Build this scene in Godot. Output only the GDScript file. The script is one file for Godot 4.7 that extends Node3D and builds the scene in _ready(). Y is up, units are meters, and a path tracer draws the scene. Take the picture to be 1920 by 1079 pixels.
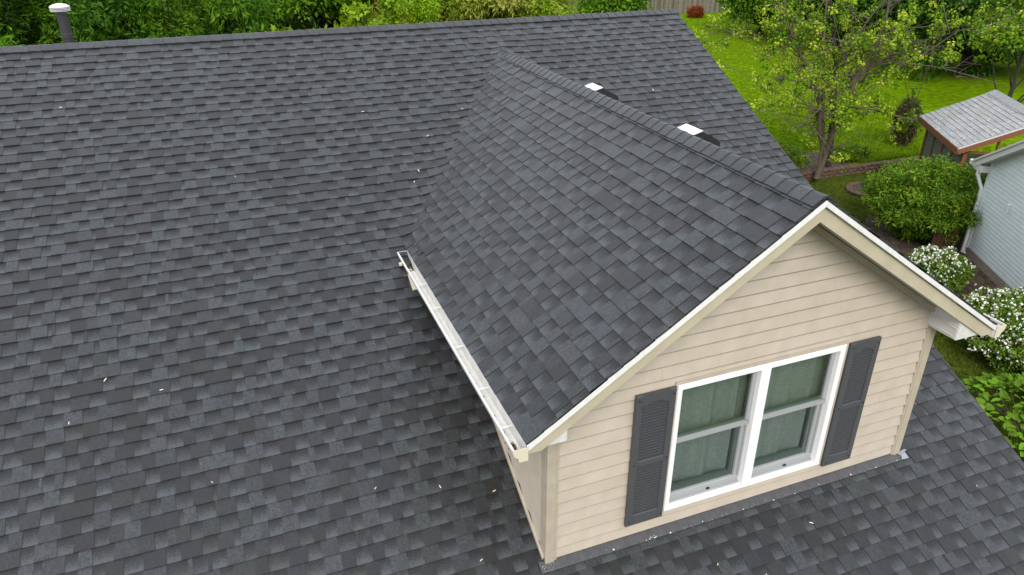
extends Node3D
# A dark shingled roof with a gabled dormer, seen from above; back yards, trees and a neighbour's house behind.
# y is up, metres. The dormer's front wall stands in the plane z = 0, its left corner at x = 0; +z runs down the roof.

const W := 3.96            # width of the dormer
const A := 0.5             # pitch of the main roof (rise over run)
const B := 0.6667          # pitch of the dormer roof
const H := 3.2             # dormer ridge
const OV := 0.336          # front overhang of the dormer roof
const EV := 0.33           # side overhang
const RZ := -7.08          # main ridge
const XR := 5.35           # right rake of the main roof
const XL := -9.4           # left rake, outside the picture
const G := -3.2            # ground
const FOCAL := 1367.0      # of the 1920 pixel photograph
const CAM := Vector3(-1.87, 5.045, 4.1546)

var rng := RandomNumberGenerator.new()
var org := {}
var used := {}
var mats := {}
var cam_basis := Basis(Vector3(0.93428, -0.0062, 0.35648), Vector3(0.16897, 0.88813, -0.42741), Vector3(-0.31395, 0.45956, 0.83081)).orthonormalized()


# ---------------------------------------------------------------- mesh collector
class Mb:
	var v := PackedVector3Array()
	var n := PackedVector3Array()
	var t := PackedVector2Array()
	var c := PackedColorArray()

	func tri(a: Vector3, b: Vector3, d: Vector3, col := Color.WHITE, ua := Vector2.ZERO, ub := Vector2.ZERO, ud := Vector2.ZERO) -> void:
		var m := (b - a).cross(d - a).normalized()
		v.append(a); v.append(d); v.append(b)
		n.append(m); n.append(m); n.append(m)
		t.append(ua); t.append(ud); t.append(ub)
		c.append(col); c.append(col); c.append(col)

	func quad(a: Vector3, b: Vector3, d: Vector3, e: Vector3, col := Color.WHITE) -> void:
		tri(a, b, d, col)
		tri(a, d, e, col)

	# top: counter-clockwise seen from outside, sides drop by off
	func prism(top: PackedVector3Array, off: Vector3, col := Color.WHITE, uv := PackedVector2Array(), bottom := false) -> void:
		var k := top.size()
		for i in range(1, k - 1):
			if uv.size() == k:
				tri(top[0], top[i], top[i + 1], col, uv[0], uv[i], uv[i + 1])
			else:
				tri(top[0], top[i], top[i + 1], col)
			if bottom:
				tri(top[0] + off, top[i + 1] + off, top[i] + off, col)
		for i in k:
			var j := (i + 1) % k
			quad(top[i], top[i] + off, top[j] + off, top[j], col)

	func box(at: Vector3, s: Vector3, b := Basis.IDENTITY, col := Color.WHITE) -> void:
		var x := b.x * s.x * 0.5
		var y := b.y * s.y * 0.5
		var z := b.z * s.z * 0.5
		quad(at - x - y + z, at + x - y + z, at + x + y + z, at - x + y + z, col)
		quad(at + x - y - z, at - x - y - z, at - x + y - z, at + x + y - z, col)
		quad(at - x + y + z, at + x + y + z, at + x + y - z, at - x + y - z, col)
		quad(at - x - y - z, at + x - y - z, at + x - y + z, at - x - y + z, col)
		quad(at + x - y + z, at + x - y - z, at + x + y - z, at + x + y + z, col)
		quad(at - x - y - z, at - x - y + z, at - x + y + z, at - x + y - z, col)

	# a box with small chamfers on its four long z edges and front face
	func bevel_box(at: Vector3, s: Vector3, e: float, b := Basis.IDENTITY, col := Color.WHITE) -> void:
		var hx := s.x * 0.5
		var hy := s.y * 0.5
		var hz := s.z * 0.5
		var back := [Vector2(-hx, -hy), Vector2(hx, -hy), Vector2(hx, hy), Vector2(-hx, hy)]
		var f := func(p: Vector2, z: float) -> Vector3: return at + b.x * p.x + b.y * p.y + b.z * z
		var ins := func(p: Vector2) -> Vector2: return Vector2(p.x - signf(p.x) * e, p.y - signf(p.y) * e)
		for i in 4:
			var j := (i + 1) % 4
			quad(f.call(back[i], hz - e), f.call(back[i], -hz), f.call(back[j], -hz), f.call(back[j], hz - e), col)
			quad(f.call(ins.call(back[i]), hz), f.call(back[i], hz - e), f.call(back[j], hz - e), f.call(ins.call(back[j]), hz), col)
		quad(f.call(ins.call(back[0]), hz), f.call(ins.call(back[1]), hz), f.call(ins.call(back[2]), hz), f.call(ins.call(back[3]), hz), col)
		quad(f.call(back[1], -hz), f.call(back[0], -hz), f.call(back[3], -hz), f.call(back[2], -hz), col)

	func beam(p: Vector3, q: Vector3, w: float, h: float, up := Vector3.UP, col := Color.WHITE) -> void:
		var z := (q - p).normalized()
		var x := up.cross(z).normalized()
		var y := z.cross(x).normalized()
		box((p + q) * 0.5, Vector3(w, h, p.distance_to(q)), Basis(x, y, z), col)

	func ring_strip(rings: Array, closed: bool, col := Color.WHITE) -> void:
		for r in rings.size() - 1:
			var p: PackedVector3Array = rings[r]
			var q: PackedVector3Array = rings[r + 1]
			var k := p.size()
			for i in (k if closed else k - 1):
				var j := (i + 1) % k
				quad(p[i], p[j], q[j], q[i], col)

	func tube(path: PackedVector3Array, radii: PackedFloat32Array, sides := 7, col := Color.WHITE, cap := true) -> void:
		var last := Vector3.ZERO
		var prev_p: PackedVector3Array
		var prev_n: PackedVector3Array
		for i in path.size():
			var d := (path[mini(i + 1, path.size() - 1)] - path[maxi(i - 1, 0)]).normalized()
			if last == Vector3.ZERO:
				last = Vector3.RIGHT if absf(d.x) < 0.8 else Vector3.FORWARD
			var x := (last - d * last.dot(d)).normalized()
			last = x
			var y := d.cross(x)
			var pp := PackedVector3Array()
			var nn := PackedVector3Array()
			for k in sides:
				var an := TAU * k / sides
				var m := x * cos(an) + y * sin(an)
				nn.append(m)
				pp.append(path[i] + m * radii[i])
			if i > 0:
				for k in sides:
					var j := (k + 1) % sides
					for id in [[0, k], [1, j], [0, j], [0, k], [1, k], [1, j]]:
						v.append(prev_p[id[1]] if id[0] == 0 else pp[id[1]])
						n.append(prev_n[id[1]] if id[0] == 0 else nn[id[1]])
						t.append(Vector2.ZERO)
						c.append(col)
			prev_p = pp
			prev_n = nn
			if cap and (i == path.size() - 1 or i == 0):
				for k in range(1, sides - 1):
					if i == 0:
						tri(pp[0], pp[k + 1], pp[k], col)
					else:
						tri(pp[0], pp[k], pp[k + 1], col)

	# profile of (radius, height) turned round the y axis
	func lathe(at: Vector3, prof: Array, sides := 24, col := Color.WHITE) -> void:
		for i in prof.size() - 1:
			var p: Vector2 = prof[i]
			var q: Vector2 = prof[i + 1]
			for k in sides:
				var a0 := TAU * k / sides
				var a1 := TAU * (k + 1) / sides
				var d0 := Vector3(cos(a0), 0, -sin(a0))
				var d1 := Vector3(cos(a1), 0, -sin(a1))
				quad(at + d0 * p.x + Vector3.UP * p.y, at + d1 * p.x + Vector3.UP * p.y, at + d1 * q.x + Vector3.UP * q.y, at + d0 * q.x + Vector3.UP * q.y, col)

	# any flat outline, in a plane with axes x, y, thickened along -z
	func plate(outline: PackedVector2Array, o: Vector3, b: Basis, thick: float, col := Color.WHITE) -> void:
		var idx := Geometry2D.triangulate_polygon(outline)
		var f := func(p: Vector2, z: float) -> Vector3: return o + b.x * p.x + b.y * p.y + b.z * z
		for i in range(0, idx.size(), 3):
			var p := outline[idx[i]]
			var q := outline[idx[i + 1]]
			var r := outline[idx[i + 2]]
			if (q - p).cross(r - p) < 0.0:
				var s := q
				q = r
				r = s
			tri(f.call(p, 0.0), f.call(q, 0.0), f.call(r, 0.0), col)
			tri(f.call(p, -thick), f.call(r, -thick), f.call(q, -thick), col)
		var flip := Geometry2D.is_polygon_clockwise(outline)
		for i in outline.size():
			var p := outline[i]
			var q := outline[(i + 1) % outline.size()]
			if flip:
				quad(f.call(p, 0.0), f.call(q, 0.0), f.call(q, -thick), f.call(p, -thick), col)
			else:
				quad(f.call(p, 0.0), f.call(p, -thick), f.call(q, -thick), f.call(q, 0.0), col)

	func add_to(m: ArrayMesh, mat: Material) -> void:
		if v.is_empty():
			return
		var a := []
		a.resize(Mesh.ARRAY_MAX)
		a[Mesh.ARRAY_VERTEX] = v
		a[Mesh.ARRAY_NORMAL] = n
		a[Mesh.ARRAY_TEX_UV] = t
		a[Mesh.ARRAY_COLOR] = c
		m.add_surface_from_arrays(Mesh.PRIMITIVE_TRIANGLES, a)
		m.surface_set_material(m.get_surface_count() - 1, mat)

	func mesh(mat: Material) -> ArrayMesh:
		var m := ArrayMesh.new()
		add_to(m, mat)
		return m


# ---------------------------------------------------------------- nodes
func numbered(parent: Node, called: String) -> String:
	var key := "%d/%s" % [parent.get_instance_id(), called]
	var k: int = used.get(key, 0)
	used[key] = k + 1
	return called if k == 0 else "%s_%03d" % [called, k]


func tag(o: Node, label: String, category: String, group := "", kind := "") -> void:
	o.set_meta("label", label)
	if category:
		o.set_meta("category", category)
	if group:
		o.set_meta("group", group)
	if kind:
		o.set_meta("kind", kind)


func thing(called: String, label: String, category: String, at: Vector3, group := "") -> Node3D:
	var o := Node3D.new()
	o.name = numbered(self, called)
	add_child(o, true)
	o.position = at
	org[o] = at
	tag(o, label, category, group)
	return o


func place(parent: Node3D, called: String, m: Mesh, xf := Transform3D.IDENTITY, label := "", kind := "") -> MeshInstance3D:
	var o := MeshInstance3D.new()
	o.mesh = m
	o.name = numbered(parent, called)
	parent.add_child(o, true)
	var base: Vector3 = org.get(parent, Vector3.ZERO)
	o.transform = Transform3D(xf.basis, xf.origin - base)
	org[o] = xf.origin
	if label:
		o.set_meta("label", label)
	if kind:
		o.set_meta("kind", kind)
	return o


func part(parent: Node3D, called: String, mb: Mb, mat: Material, label := "", kind := "") -> MeshInstance3D:
	return place(parent, called, mb.mesh(mat), Transform3D.IDENTITY, label, kind)


func single(called: String, m: Mesh, xf: Transform3D, label: String, category: String, group := "", kind := "") -> MeshInstance3D:
	var o := MeshInstance3D.new()
	o.mesh = m
	o.name = numbered(self, called)
	add_child(o, true)
	o.transform = xf
	org[o] = xf.origin
	tag(o, label, category, group, kind)
	return o


func scatter(parent: Node3D, called: String, m: Mesh, buf: PackedFloat32Array, kind := "stuff") -> MultiMeshInstance3D:
	var mm := MultiMesh.new()
	mm.transform_format = MultiMesh.TRANSFORM_3D
	mm.use_colors = true
	mm.mesh = m
	mm.instance_count = buf.size() / 16
	mm.buffer = buf
	var o := MultiMeshInstance3D.new()
	o.multimesh = mm
	o.name = numbered(parent, called)
	parent.add_child(o, true)
	var base: Vector3 = org.get(parent, Vector3.ZERO)
	o.position = -base
	if kind:
		o.set_meta("kind", kind)
	return o


func push(buf: PackedFloat32Array, p: Vector3, b: Basis, col: Color) -> void:
	buf.append_array(PackedFloat32Array([b.x.x, b.y.x, b.z.x, p.x, b.x.y, b.y.y, b.z.y, p.y, b.x.z, b.y.z, b.z.z, p.z, col.r, col.g, col.b, 1.0]))


func rnd(a: float, b: float) -> float:
	return rng.randf_range(a, b)


func rdir() -> Vector3:
	var z := rnd(-1, 1)
	var a := rnd(0, TAU)
	var r := sqrt(1.0 - z * z)
	return Vector3(r * cos(a), z, r * sin(a))


func rbasis(s: float) -> Basis:
	return Basis.from_euler(Vector3(rnd(-0.7, 0.7), rnd(0, TAU), rnd(-0.7, 0.7))).scaled(Vector3.ONE * s)


# ---------------------------------------------------------------- materials
func lin(r: float, g: float, b: float) -> Color:
	return Color(r, g, b).linear_to_srgb()


func paint(r: float, g: float, b: float, rough := 0.6, metal := 0.0) -> StandardMaterial3D:
	var m := StandardMaterial3D.new()
	m.albedo_color = lin(r, g, b)
	m.roughness = rough
	m.metallic = metal
	return m


# a grey picture of speckles: every cell of the given size takes a random value
func speckle(side: int, cells: Array, lo: float, hi: float, sd: int) -> ImageTexture:
	var r := RandomNumberGenerator.new()
	r.seed = sd
	var data := PackedByteArray()
	data.resize(side * side * 3)
	var fields := []
	for cl in cells:
		var k: int = side / int(cl[0])
		var f := PackedFloat32Array()
		f.resize(k * k)
		for i in k * k:
			f[i] = r.randf()
		fields.append([f, k, int(cl[0]), float(cl[1])])
	for y in side:
		for x in side:
			var s := 0.0
			for f in fields:
				s += f[0][(y / f[2]) * f[1] + x / f[2]] * f[3]
			var g := lo + (hi - lo) * s
			var tint := (r.randf() - 0.5) * 0.05
			var i := (y * side + x) * 3
			data[i] = clampi(int((g - tint) * 255.0), 0, 255)
			data[i + 1] = clampi(int(g * 255.0), 0, 255)
			data[i + 2] = clampi(int((g + tint) * 255.0), 0, 255)
	return ImageTexture.create_from_image(Image.create_from_data(side, side, false, Image.FORMAT_RGB8, data))


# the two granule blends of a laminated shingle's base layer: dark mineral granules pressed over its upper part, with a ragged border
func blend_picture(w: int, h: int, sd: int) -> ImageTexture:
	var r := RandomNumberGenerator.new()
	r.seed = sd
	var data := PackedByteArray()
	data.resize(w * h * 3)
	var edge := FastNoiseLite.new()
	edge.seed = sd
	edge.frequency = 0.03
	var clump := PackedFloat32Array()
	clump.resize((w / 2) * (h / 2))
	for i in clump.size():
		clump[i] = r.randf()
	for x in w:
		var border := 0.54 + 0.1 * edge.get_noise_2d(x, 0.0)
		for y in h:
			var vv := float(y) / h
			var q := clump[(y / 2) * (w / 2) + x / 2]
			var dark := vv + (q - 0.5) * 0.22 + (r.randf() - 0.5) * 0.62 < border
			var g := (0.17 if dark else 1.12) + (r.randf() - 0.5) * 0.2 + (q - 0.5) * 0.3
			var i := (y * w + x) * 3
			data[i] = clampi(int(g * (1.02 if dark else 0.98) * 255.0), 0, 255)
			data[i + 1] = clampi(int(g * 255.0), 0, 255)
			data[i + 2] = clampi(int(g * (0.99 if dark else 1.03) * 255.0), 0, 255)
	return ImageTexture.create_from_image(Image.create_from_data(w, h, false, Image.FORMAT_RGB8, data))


func world_tex(m: StandardMaterial3D, t: Texture2D, metres: float) -> StandardMaterial3D:
	m.albedo_texture = t
	m.uv1_triplanar = true
	m.uv1_world_triplanar = true
	m.uv1_scale = Vector3.ONE / metres
	return m


func noise_tex(freq: float, oct: int, c0: Color, c1: Color, sd: int, side := 512) -> NoiseTexture2D:
	var f := FastNoiseLite.new()
	f.seed = sd
	f.frequency = freq
	f.fractal_octaves = oct
	var g := Gradient.new()
	g.set_color(0, c0)
	g.set_color(1, c1)
	var t := NoiseTexture2D.new()
	t.width = side
	t.height = side
	t.seamless = true
	t.noise = f
	t.color_ramp = g
	return t


func make_materials() -> void:
	var gran := speckle(512, [[2, 0.4], [4, 0.4], [8, 0.2]], 0.3, 1.3, 11)
	mats.shingle = world_tex(paint(1, 1, 1, 0.55), gran, 1.3)
	mats.shingle.vertex_color_use_as_albedo = true
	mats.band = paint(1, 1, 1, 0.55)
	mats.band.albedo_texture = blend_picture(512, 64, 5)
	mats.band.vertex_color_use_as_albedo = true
	mats.deck = paint(0.02, 0.02, 0.022, 0.95)
	# mineral granules: a slight sheen at a low angle
	for m in [mats.shingle, mats.band]:
		m.rim_enabled = true
		m.rim = 0.12
		m.rim_tint = 0.5
	var vinyl := noise_tex(0.012, 4, Color(0.93, 0.925, 0.91), Color(1, 1, 1), 21)
	mats.siding = world_tex(paint(0.45, 0.394, 0.332, 0.5), vinyl, 1.7)
	mats.siding.vertex_color_use_as_albedo = true
	mats.trim = world_tex(paint(0.44, 0.395, 0.30, 0.5), vinyl, 2.3)
	mats.corner = world_tex(paint(0.40, 0.35, 0.28, 0.5), vinyl, 1.1)
	mats.white = world_tex(paint(0.6, 0.6, 0.595, 0.35), noise_tex(0.02, 3, Color(0.92, 0.92, 0.91), Color(1, 1, 1), 31), 0.9)
	mats.gutter = world_tex(paint(0.72, 0.72, 0.71, 0.3), noise_tex(0.015, 5, Color(0.88, 0.87, 0.85), Color(1, 1, 1), 33), 1.3)
	mats.cream = paint(0.56, 0.51, 0.40, 0.4)
	mats.frame = paint(0.74, 0.74, 0.75, 0.3)
	mats.sash = paint(0.29, 0.3, 0.31, 0.35)
	mats.soffit = paint(0.5, 0.485, 0.47, 0.6)
	mats.shutter = world_tex(paint(0.068, 0.071, 0.079, 0.5), noise_tex(0.05, 3, Color(0.85, 0.85, 0.85), Color(1, 1, 1), 41), 0.6)
	mats.black = paint(0.008, 0.008, 0.009, 0.6)
	mats.pipe = paint(0.022, 0.022, 0.025, 0.5)
	mats.flash = world_tex(paint(0.075, 0.075, 0.08, 0.4), noise_tex(0.02, 5, Color(0.75, 0.74, 0.74), Color(1, 1, 1), 43), 0.8)
	mats.metal = paint(0.3, 0.31, 0.34, 0.45, 0.6)
	mats.glass = paint(0.02, 0.03, 0.027, 0.03)
	mats.glass.transparency = BaseMaterial3D.TRANSPARENCY_ALPHA
	mats.glass.albedo_color.a = 0.04
	mats.curtain = world_tex(paint(0.185, 0.255, 0.22, 0.9), speckle(256, [[1, 0.5], [2, 0.5]], 0.62, 1.0, 51), 0.8)
	mats.inner = paint(0.05, 0.085, 0.068, 0.6)
	mats.dark = paint(0.01, 0.01, 0.01, 0.9)
	mats.flake = paint(0.8, 0.78, 0.72, 0.7)
	mats.seed = paint(0.6, 0.53, 0.4, 0.7)
	mats.litter = world_tex(paint(0.16, 0.09, 0.045, 0.9), speckle(128, [[2, 0.5], [8, 0.5]], 0.4, 1.0, 61), 0.3)
	mats.bark = world_tex(paint(0.17, 0.135, 0.1, 0.9), noise_tex(0.03, 4, Color(0.5, 0.48, 0.45), Color(1, 1, 1), 63), 0.8)
	mats.darkbark = world_tex(paint(0.055, 0.045, 0.036, 0.9), noise_tex(0.03, 4, Color(0.5, 0.5, 0.5), Color(1, 1, 1), 64), 0.8)
	mats.stem = paint(0.09, 0.07, 0.045, 0.9)
	mats.leaf = paint(1, 1, 1, 0.55)
	mats.leaf.metallic_specular = 0.22
	mats.leaf.vertex_color_use_as_albedo = true
	mats.leaf.cull_mode = BaseMaterial3D.CULL_DISABLED
	mats.leaf.backlight_enabled = true
	mats.leaf.backlight = Color(0.5, 0.6, 0.12)
	mats.petal = paint(0.82, 0.82, 0.78, 0.7)
	mats.petal.cull_mode = BaseMaterial3D.CULL_DISABLED
	mats.lawn = world_tex(paint(0.17, 0.275, 0.002, 0.95), noise_tex(0.012, 7, Color(0.58, 0.64, 0.5), Color(1, 1, 1), 71, 1024), 6.0)
	mats.lawn.metallic_specular = 0.1
	mats.dry = world_tex(paint(0.10, 0.13, 0.025, 0.9), noise_tex(0.02, 6, Color(0.5, 0.5, 0.4), Color(1, 1, 1), 72, 1024), 4.0)
	mats.dry.metallic_specular = 0.1
	mats.mulch = world_tex(paint(0.11, 0.075, 0.045, 0.95), speckle(256, [[2, 0.3], [8, 0.4], [16, 0.3]], 0.35, 1.1, 73), 1.6)
	mats.block = world_tex(paint(0.15, 0.085, 0.058, 0.9), speckle(256, [[1, 0.3], [4, 0.3], [16, 0.4]], 0.55, 1.1, 75), 0.9)
	mats.concrete = world_tex(paint(0.34, 0.29, 0.23, 0.9), noise_tex(0.03, 5, Color(0.7, 0.7, 0.7), Color(1, 1, 1), 76), 1.0)
	mats.blue = world_tex(paint(0.66, 0.735, 0.75, 0.45), noise_tex(0.012, 4, Color(0.92, 0.93, 0.93), Color(1, 1, 1), 77), 1.9)
	mats.bluelight = paint(0.62, 0.66, 0.67, 0.4)
	mats.redwood = world_tex(paint(0.26, 0.095, 0.045, 0.65), noise_tex(0.03, 4, Color(0.7, 0.7, 0.7), Color(1, 1, 1), 78), 0.8)
	mats.weather = world_tex(paint(0.23, 0.25, 0.20, 0.85), noise_tex(0.02, 5, Color(0.6, 0.6, 0.6), Color(1, 1, 1), 79), 0.9)
	mats.oldwood = world_tex(paint(0.3, 0.26, 0.21, 0.9), noise_tex(0.02, 5, Color(0.55, 0.55, 0.55), Color(1, 1, 1), 80), 1.2)
	mats.oldwood.vertex_color_use_as_albedo = true
	mats.brownwood = world_tex(paint(0.13, 0.055, 0.022, 0.7), noise_tex(0.03, 4, Color(0.6, 0.6, 0.6), Color(1, 1, 1), 81), 0.8)
	mats.screen = paint(0.02, 0.024, 0.02, 0.7)
	mats.screen.transparency = BaseMaterial3D.TRANSPARENCY_ALPHA
	mats.screen.albedo_color.a = 0.55
	mats.pale = paint(0.6, 0.6, 0.58, 0.7)
	mats.greyshingle = world_tex(paint(1, 1, 1, 0.8), gran, 1.6)
	mats.greyshingle.vertex_color_use_as_albedo = true


# ---------------------------------------------------------------- courses of shingles and boards on a plane
class Face:
	var o: Vector3
	var u: Vector3
	var v: Vector3
	var n: Vector3

	func at(p: Vector2, w: float) -> Vector3:
		return o + u * p.x + v * p.y + n * w


func face(o: Vector3, u: Vector3, v: Vector3, n: Vector3) -> Face:
	var f := Face.new()
	f.o = o; f.u = u; f.v = v; f.n = n
	return f


# keeps the side of the line through q on which (p - q) . m >= 0
func cut(poly: PackedVector2Array, q: Vector2, m: Vector2) -> PackedVector2Array:
	var out := PackedVector2Array()
	var k := poly.size()
	for i in k:
		var a := poly[i]
		var b := poly[(i + 1) % k]
		var da := (a - q).dot(m)
		var db := (b - q).dot(m)
		if da >= 0.0:
			out.append(a)
		if (da >= 0.0) != (db >= 0.0):
			out.append(a + (b - a) * (da / (da - db)))
	return out


func seen(p: Vector3) -> float:
	var d := p - CAM
	var q := Vector3(d.dot(cam_basis.x), d.dot(cam_basis.y), -d.dot(cam_basis.z))
	if q.z < 0.3 or absf(q.x / q.z * FOCAL) > 990.0 or absf(q.y / q.z * FOCAL) > 570.0:
		return 0.0
	return 1.0


var strong := [Color(0.0415, 0.048, 0.053), Color(0.0305, 0.034, 0.038), Color(0.0215, 0.0225, 0.0252), Color(0.014, 0.0142, 0.016)]

# lays courses of laminated shingles: raised tabs over a base layer. Returns pieces, each {poly, vt, e, wt, wb, tab, col, uo}
func lay(u0: float, u1: float, bottoms: Array, e: float, clip: Callable, mix := [0, 0, 1, 1, 2, 2, 3, 3]) -> Array:
	var out := []
	for vb: float in bottoms:
		var vt := vb - e
		var u := u0 - rnd(0.0, 0.3)
		var tab := true
		var before := true
		while u < u1:
			var w := rnd(0.095, 0.17) if tab else rnd(0.09, 0.16)
			if rng.randf() < 0.07:
				w = rnd(0.03, 0.06)
			var col: Color
			if tab:
				col = strong[mix[rng.randi() % mix.size()]]
			else:
				col = strong[[0, 0, 0, 1, 1][rng.randi() % 5]]
			var k := rnd(0.93, 1.07)
			col = Color(col.r * k, col.g * k, col.b * k)
			var next := not tab or rng.randf() < 0.2
			# edges lean a little where a raised tab meets the base layer, and stay flush between alike pieces
			var sl := (rnd(-0.004, 0.01) if tab else -0.012) if before != tab else 0.0
			var sr := (rnd(-0.004, 0.01) if tab else -0.012) if next != tab else 0.0
			var j := rnd(-0.0012, 0.0012)
			var poly := PackedVector2Array([Vector2(u + sl, vt - 0.012), Vector2(u + w - sr, vt - 0.012), Vector2(u + w - (0.0 if tab else sr), vb + j), Vector2(u + (0.0 if tab else sl), vb + j)])
			for pl: PackedVector2Array in clip.call(poly):
				if pl.size() > 2:
					out.append({"poly": pl, "vt": vt, "e": e, "wt": 0.003 if tab else 0.001, "wb": 0.0145 if tab else 0.0075, "tab": tab, "col": col, "uo": rng.randf()})
			u += w
			before = tab
			tab = next
	return out


func emit(mb: Mb, p: Dictionary, f: Face, lift: Callable) -> void:
	var polys := [p.poly]
	if lift.is_valid():
		polys = []
		var lo := 1e9
		var hi := -1e9
		for q: Vector2 in p.poly:
			lo = minf(lo, q.x)
			hi = maxf(hi, q.x)
		var k := maxi(1, int(ceil((hi - lo) / 0.05)))
		for i in k:
			var a := lo + (hi - lo) * i / k
			var b := lo + (hi - lo) * (i + 1) / k
			var s := cut(cut(p.poly, Vector2(a, 0), Vector2(1, 0)), Vector2(b, 0), Vector2(-1, 0))
			if s.size() > 2:
				polys.append(s)
	for pl: PackedVector2Array in polys:
		var top := PackedVector3Array()
		var uv := PackedVector2Array()
		for q in pl:
			var k: float = (q.y - p.vt) / p.e
			var pt := f.at(q, lerpf(p.wt, p.wb, k))
			if lift.is_valid():
				pt = lift.call(pt)
			top.append(pt)
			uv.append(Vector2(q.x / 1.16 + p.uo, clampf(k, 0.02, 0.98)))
		var m := (top[1] - top[0]).cross(top[2] - top[0])
		if m.dot(f.n) < 0.0:
			top.reverse()
			uv.reverse()
		mb.prism(top, -f.n * 0.018, p.col, uv)


func centre(p: Dictionary, f: Face) -> Vector3:
	var s := Vector2.ZERO
	for q: Vector2 in p.poly:
		s += q
	return f.at(s / p.poly.size(), 0.0)


func extent(p: Dictionary) -> float:
	var a := 0.0
	var pl: PackedVector2Array = p.poly
	for i in pl.size():
		a += pl[i].cross(pl[(i + 1) % pl.size()])
	return absf(a) * 0.5


# the largest in view become parts of their own, the rest one joined part
func shingle_parts(parent: Node3D, pieces: Array, f: Face, most: int, lift: Callable, called := "shingle") -> void:
	for p: Dictionary in pieces:
		var ce := centre(p, f)
		var d := ce - CAM
		p.size = extent(p) * absf(f.n.dot(d.normalized())) / d.length_squared() * seen(ce)
	pieces.sort_custom(func(a, b): return a.size > b.size)
	var tabs := Mb.new()
	var base := Mb.new()
	for i in pieces.size():
		var p: Dictionary = pieces[i]
		var lf: Callable = lift if lift.is_valid() and near_valley(centre(p, f)) else none
		if i < most and p.size > 0.0:
			var mb := Mb.new()
			emit(mb, p, f, lf)
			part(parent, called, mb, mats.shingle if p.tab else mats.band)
		else:
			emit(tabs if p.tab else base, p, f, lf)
	var m := ArrayMesh.new()
	tabs.add_to(m, mats.shingle)
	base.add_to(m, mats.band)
	if m.get_surface_count():
		place(parent, called + "_field", m, Transform3D.IDENTITY, "", "stuff")


# ---------------------------------------------------------------- the valley between the two roofs
func dormer_y(x: float) -> float:
	return H - B * absf(x - W * 0.5)


func near_valley(p: Vector3) -> bool:
	return p.z < -2.9 and p.z > -6.75 and absf(-A * p.z - dormer_y(p.x)) < 0.42


func rounded(p: Vector3) -> float:
	var a := -A * p.z
	var b := dormer_y(p.x) - 4.0 * maxf(0.0, absf(p.x - W * 0.5) - (W * 0.5 + EV - 0.03))
	var e := 0.06 * smoothstep(-3.15, -3.6, p.z)
	return 0.5 * (a + b + sqrt((a - b) * (a - b) + e * e))


func lift_main(p: Vector3) -> Vector3:
	return p + Vector3.UP * maxf(0.0, rounded(p) + A * p.z)


func lift_dormer(p: Vector3) -> Vector3:
	return p + Vector3.UP * (maxf(0.0, rounded(p) - dormer_y(p.x)) + 0.004)


func clip_main(poly: PackedVector2Array) -> Array:
	var hyp := sqrt(1.0 + A * A)
	var mid := (poly[0].y + poly[2].y) * 0.5
	var z := mid / hyp
	poly = cut(poly, Vector2(XR, 0), Vector2(-1, 0))
	var zvb := -(H - B * (W * 0.5 + EV)) / A
	var zrb := -H / A
	if z > 0.0 or z < zrb - 0.02:
		return [poly]
	if z > zvb + 0.02:
		return [cut(poly, Vector2(0, 0), Vector2(-1, 0)), cut(poly, Vector2(W, 0), Vector2(1, 0))]
	var p0 := Vector2(-EV, zvb * hyp)
	var p1 := Vector2(W * 0.5, zrb * hyp)
	var d := (p1 - p0).normalized()
	var m := Vector2(d.y, -d.x)
	if m.x > 0:
		m = -m
	var l := cut(cut(poly, p0 - m * 0.05, m), Vector2(W * 0.5, 0), Vector2(-1, 0))
	var q0 := Vector2(W + EV, zvb * hyp)
	var m2 := Vector2(-m.x, m.y)
	var r := cut(cut(poly, q0 - m2 * 0.05, m2), Vector2(W * 0.5, 0), Vector2(1, 0))
	return [l, r]


func clip_dormer(poly: PackedVector2Array) -> Array:
	# u runs back from the front edge, v down from the ridge
	var hb := sqrt(1.0 + B * B)
	var z0 := OV + 0.02
	poly = cut(poly, Vector2(0, 0), Vector2(1, 0))
	# back edge: z >= -(H - B v / hb) / A
	var u_top := z0 + H / A
	var u_bot := z0 + (H - B * 2.779 / hb) / A
	var d := Vector2(u_bot - u_top, 2.779).normalized()
	var m := Vector2(-d.y, d.x)
	if m.x > 0:
		m = -m
	return [cut(poly, Vector2(u_top, 0), m)]


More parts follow.
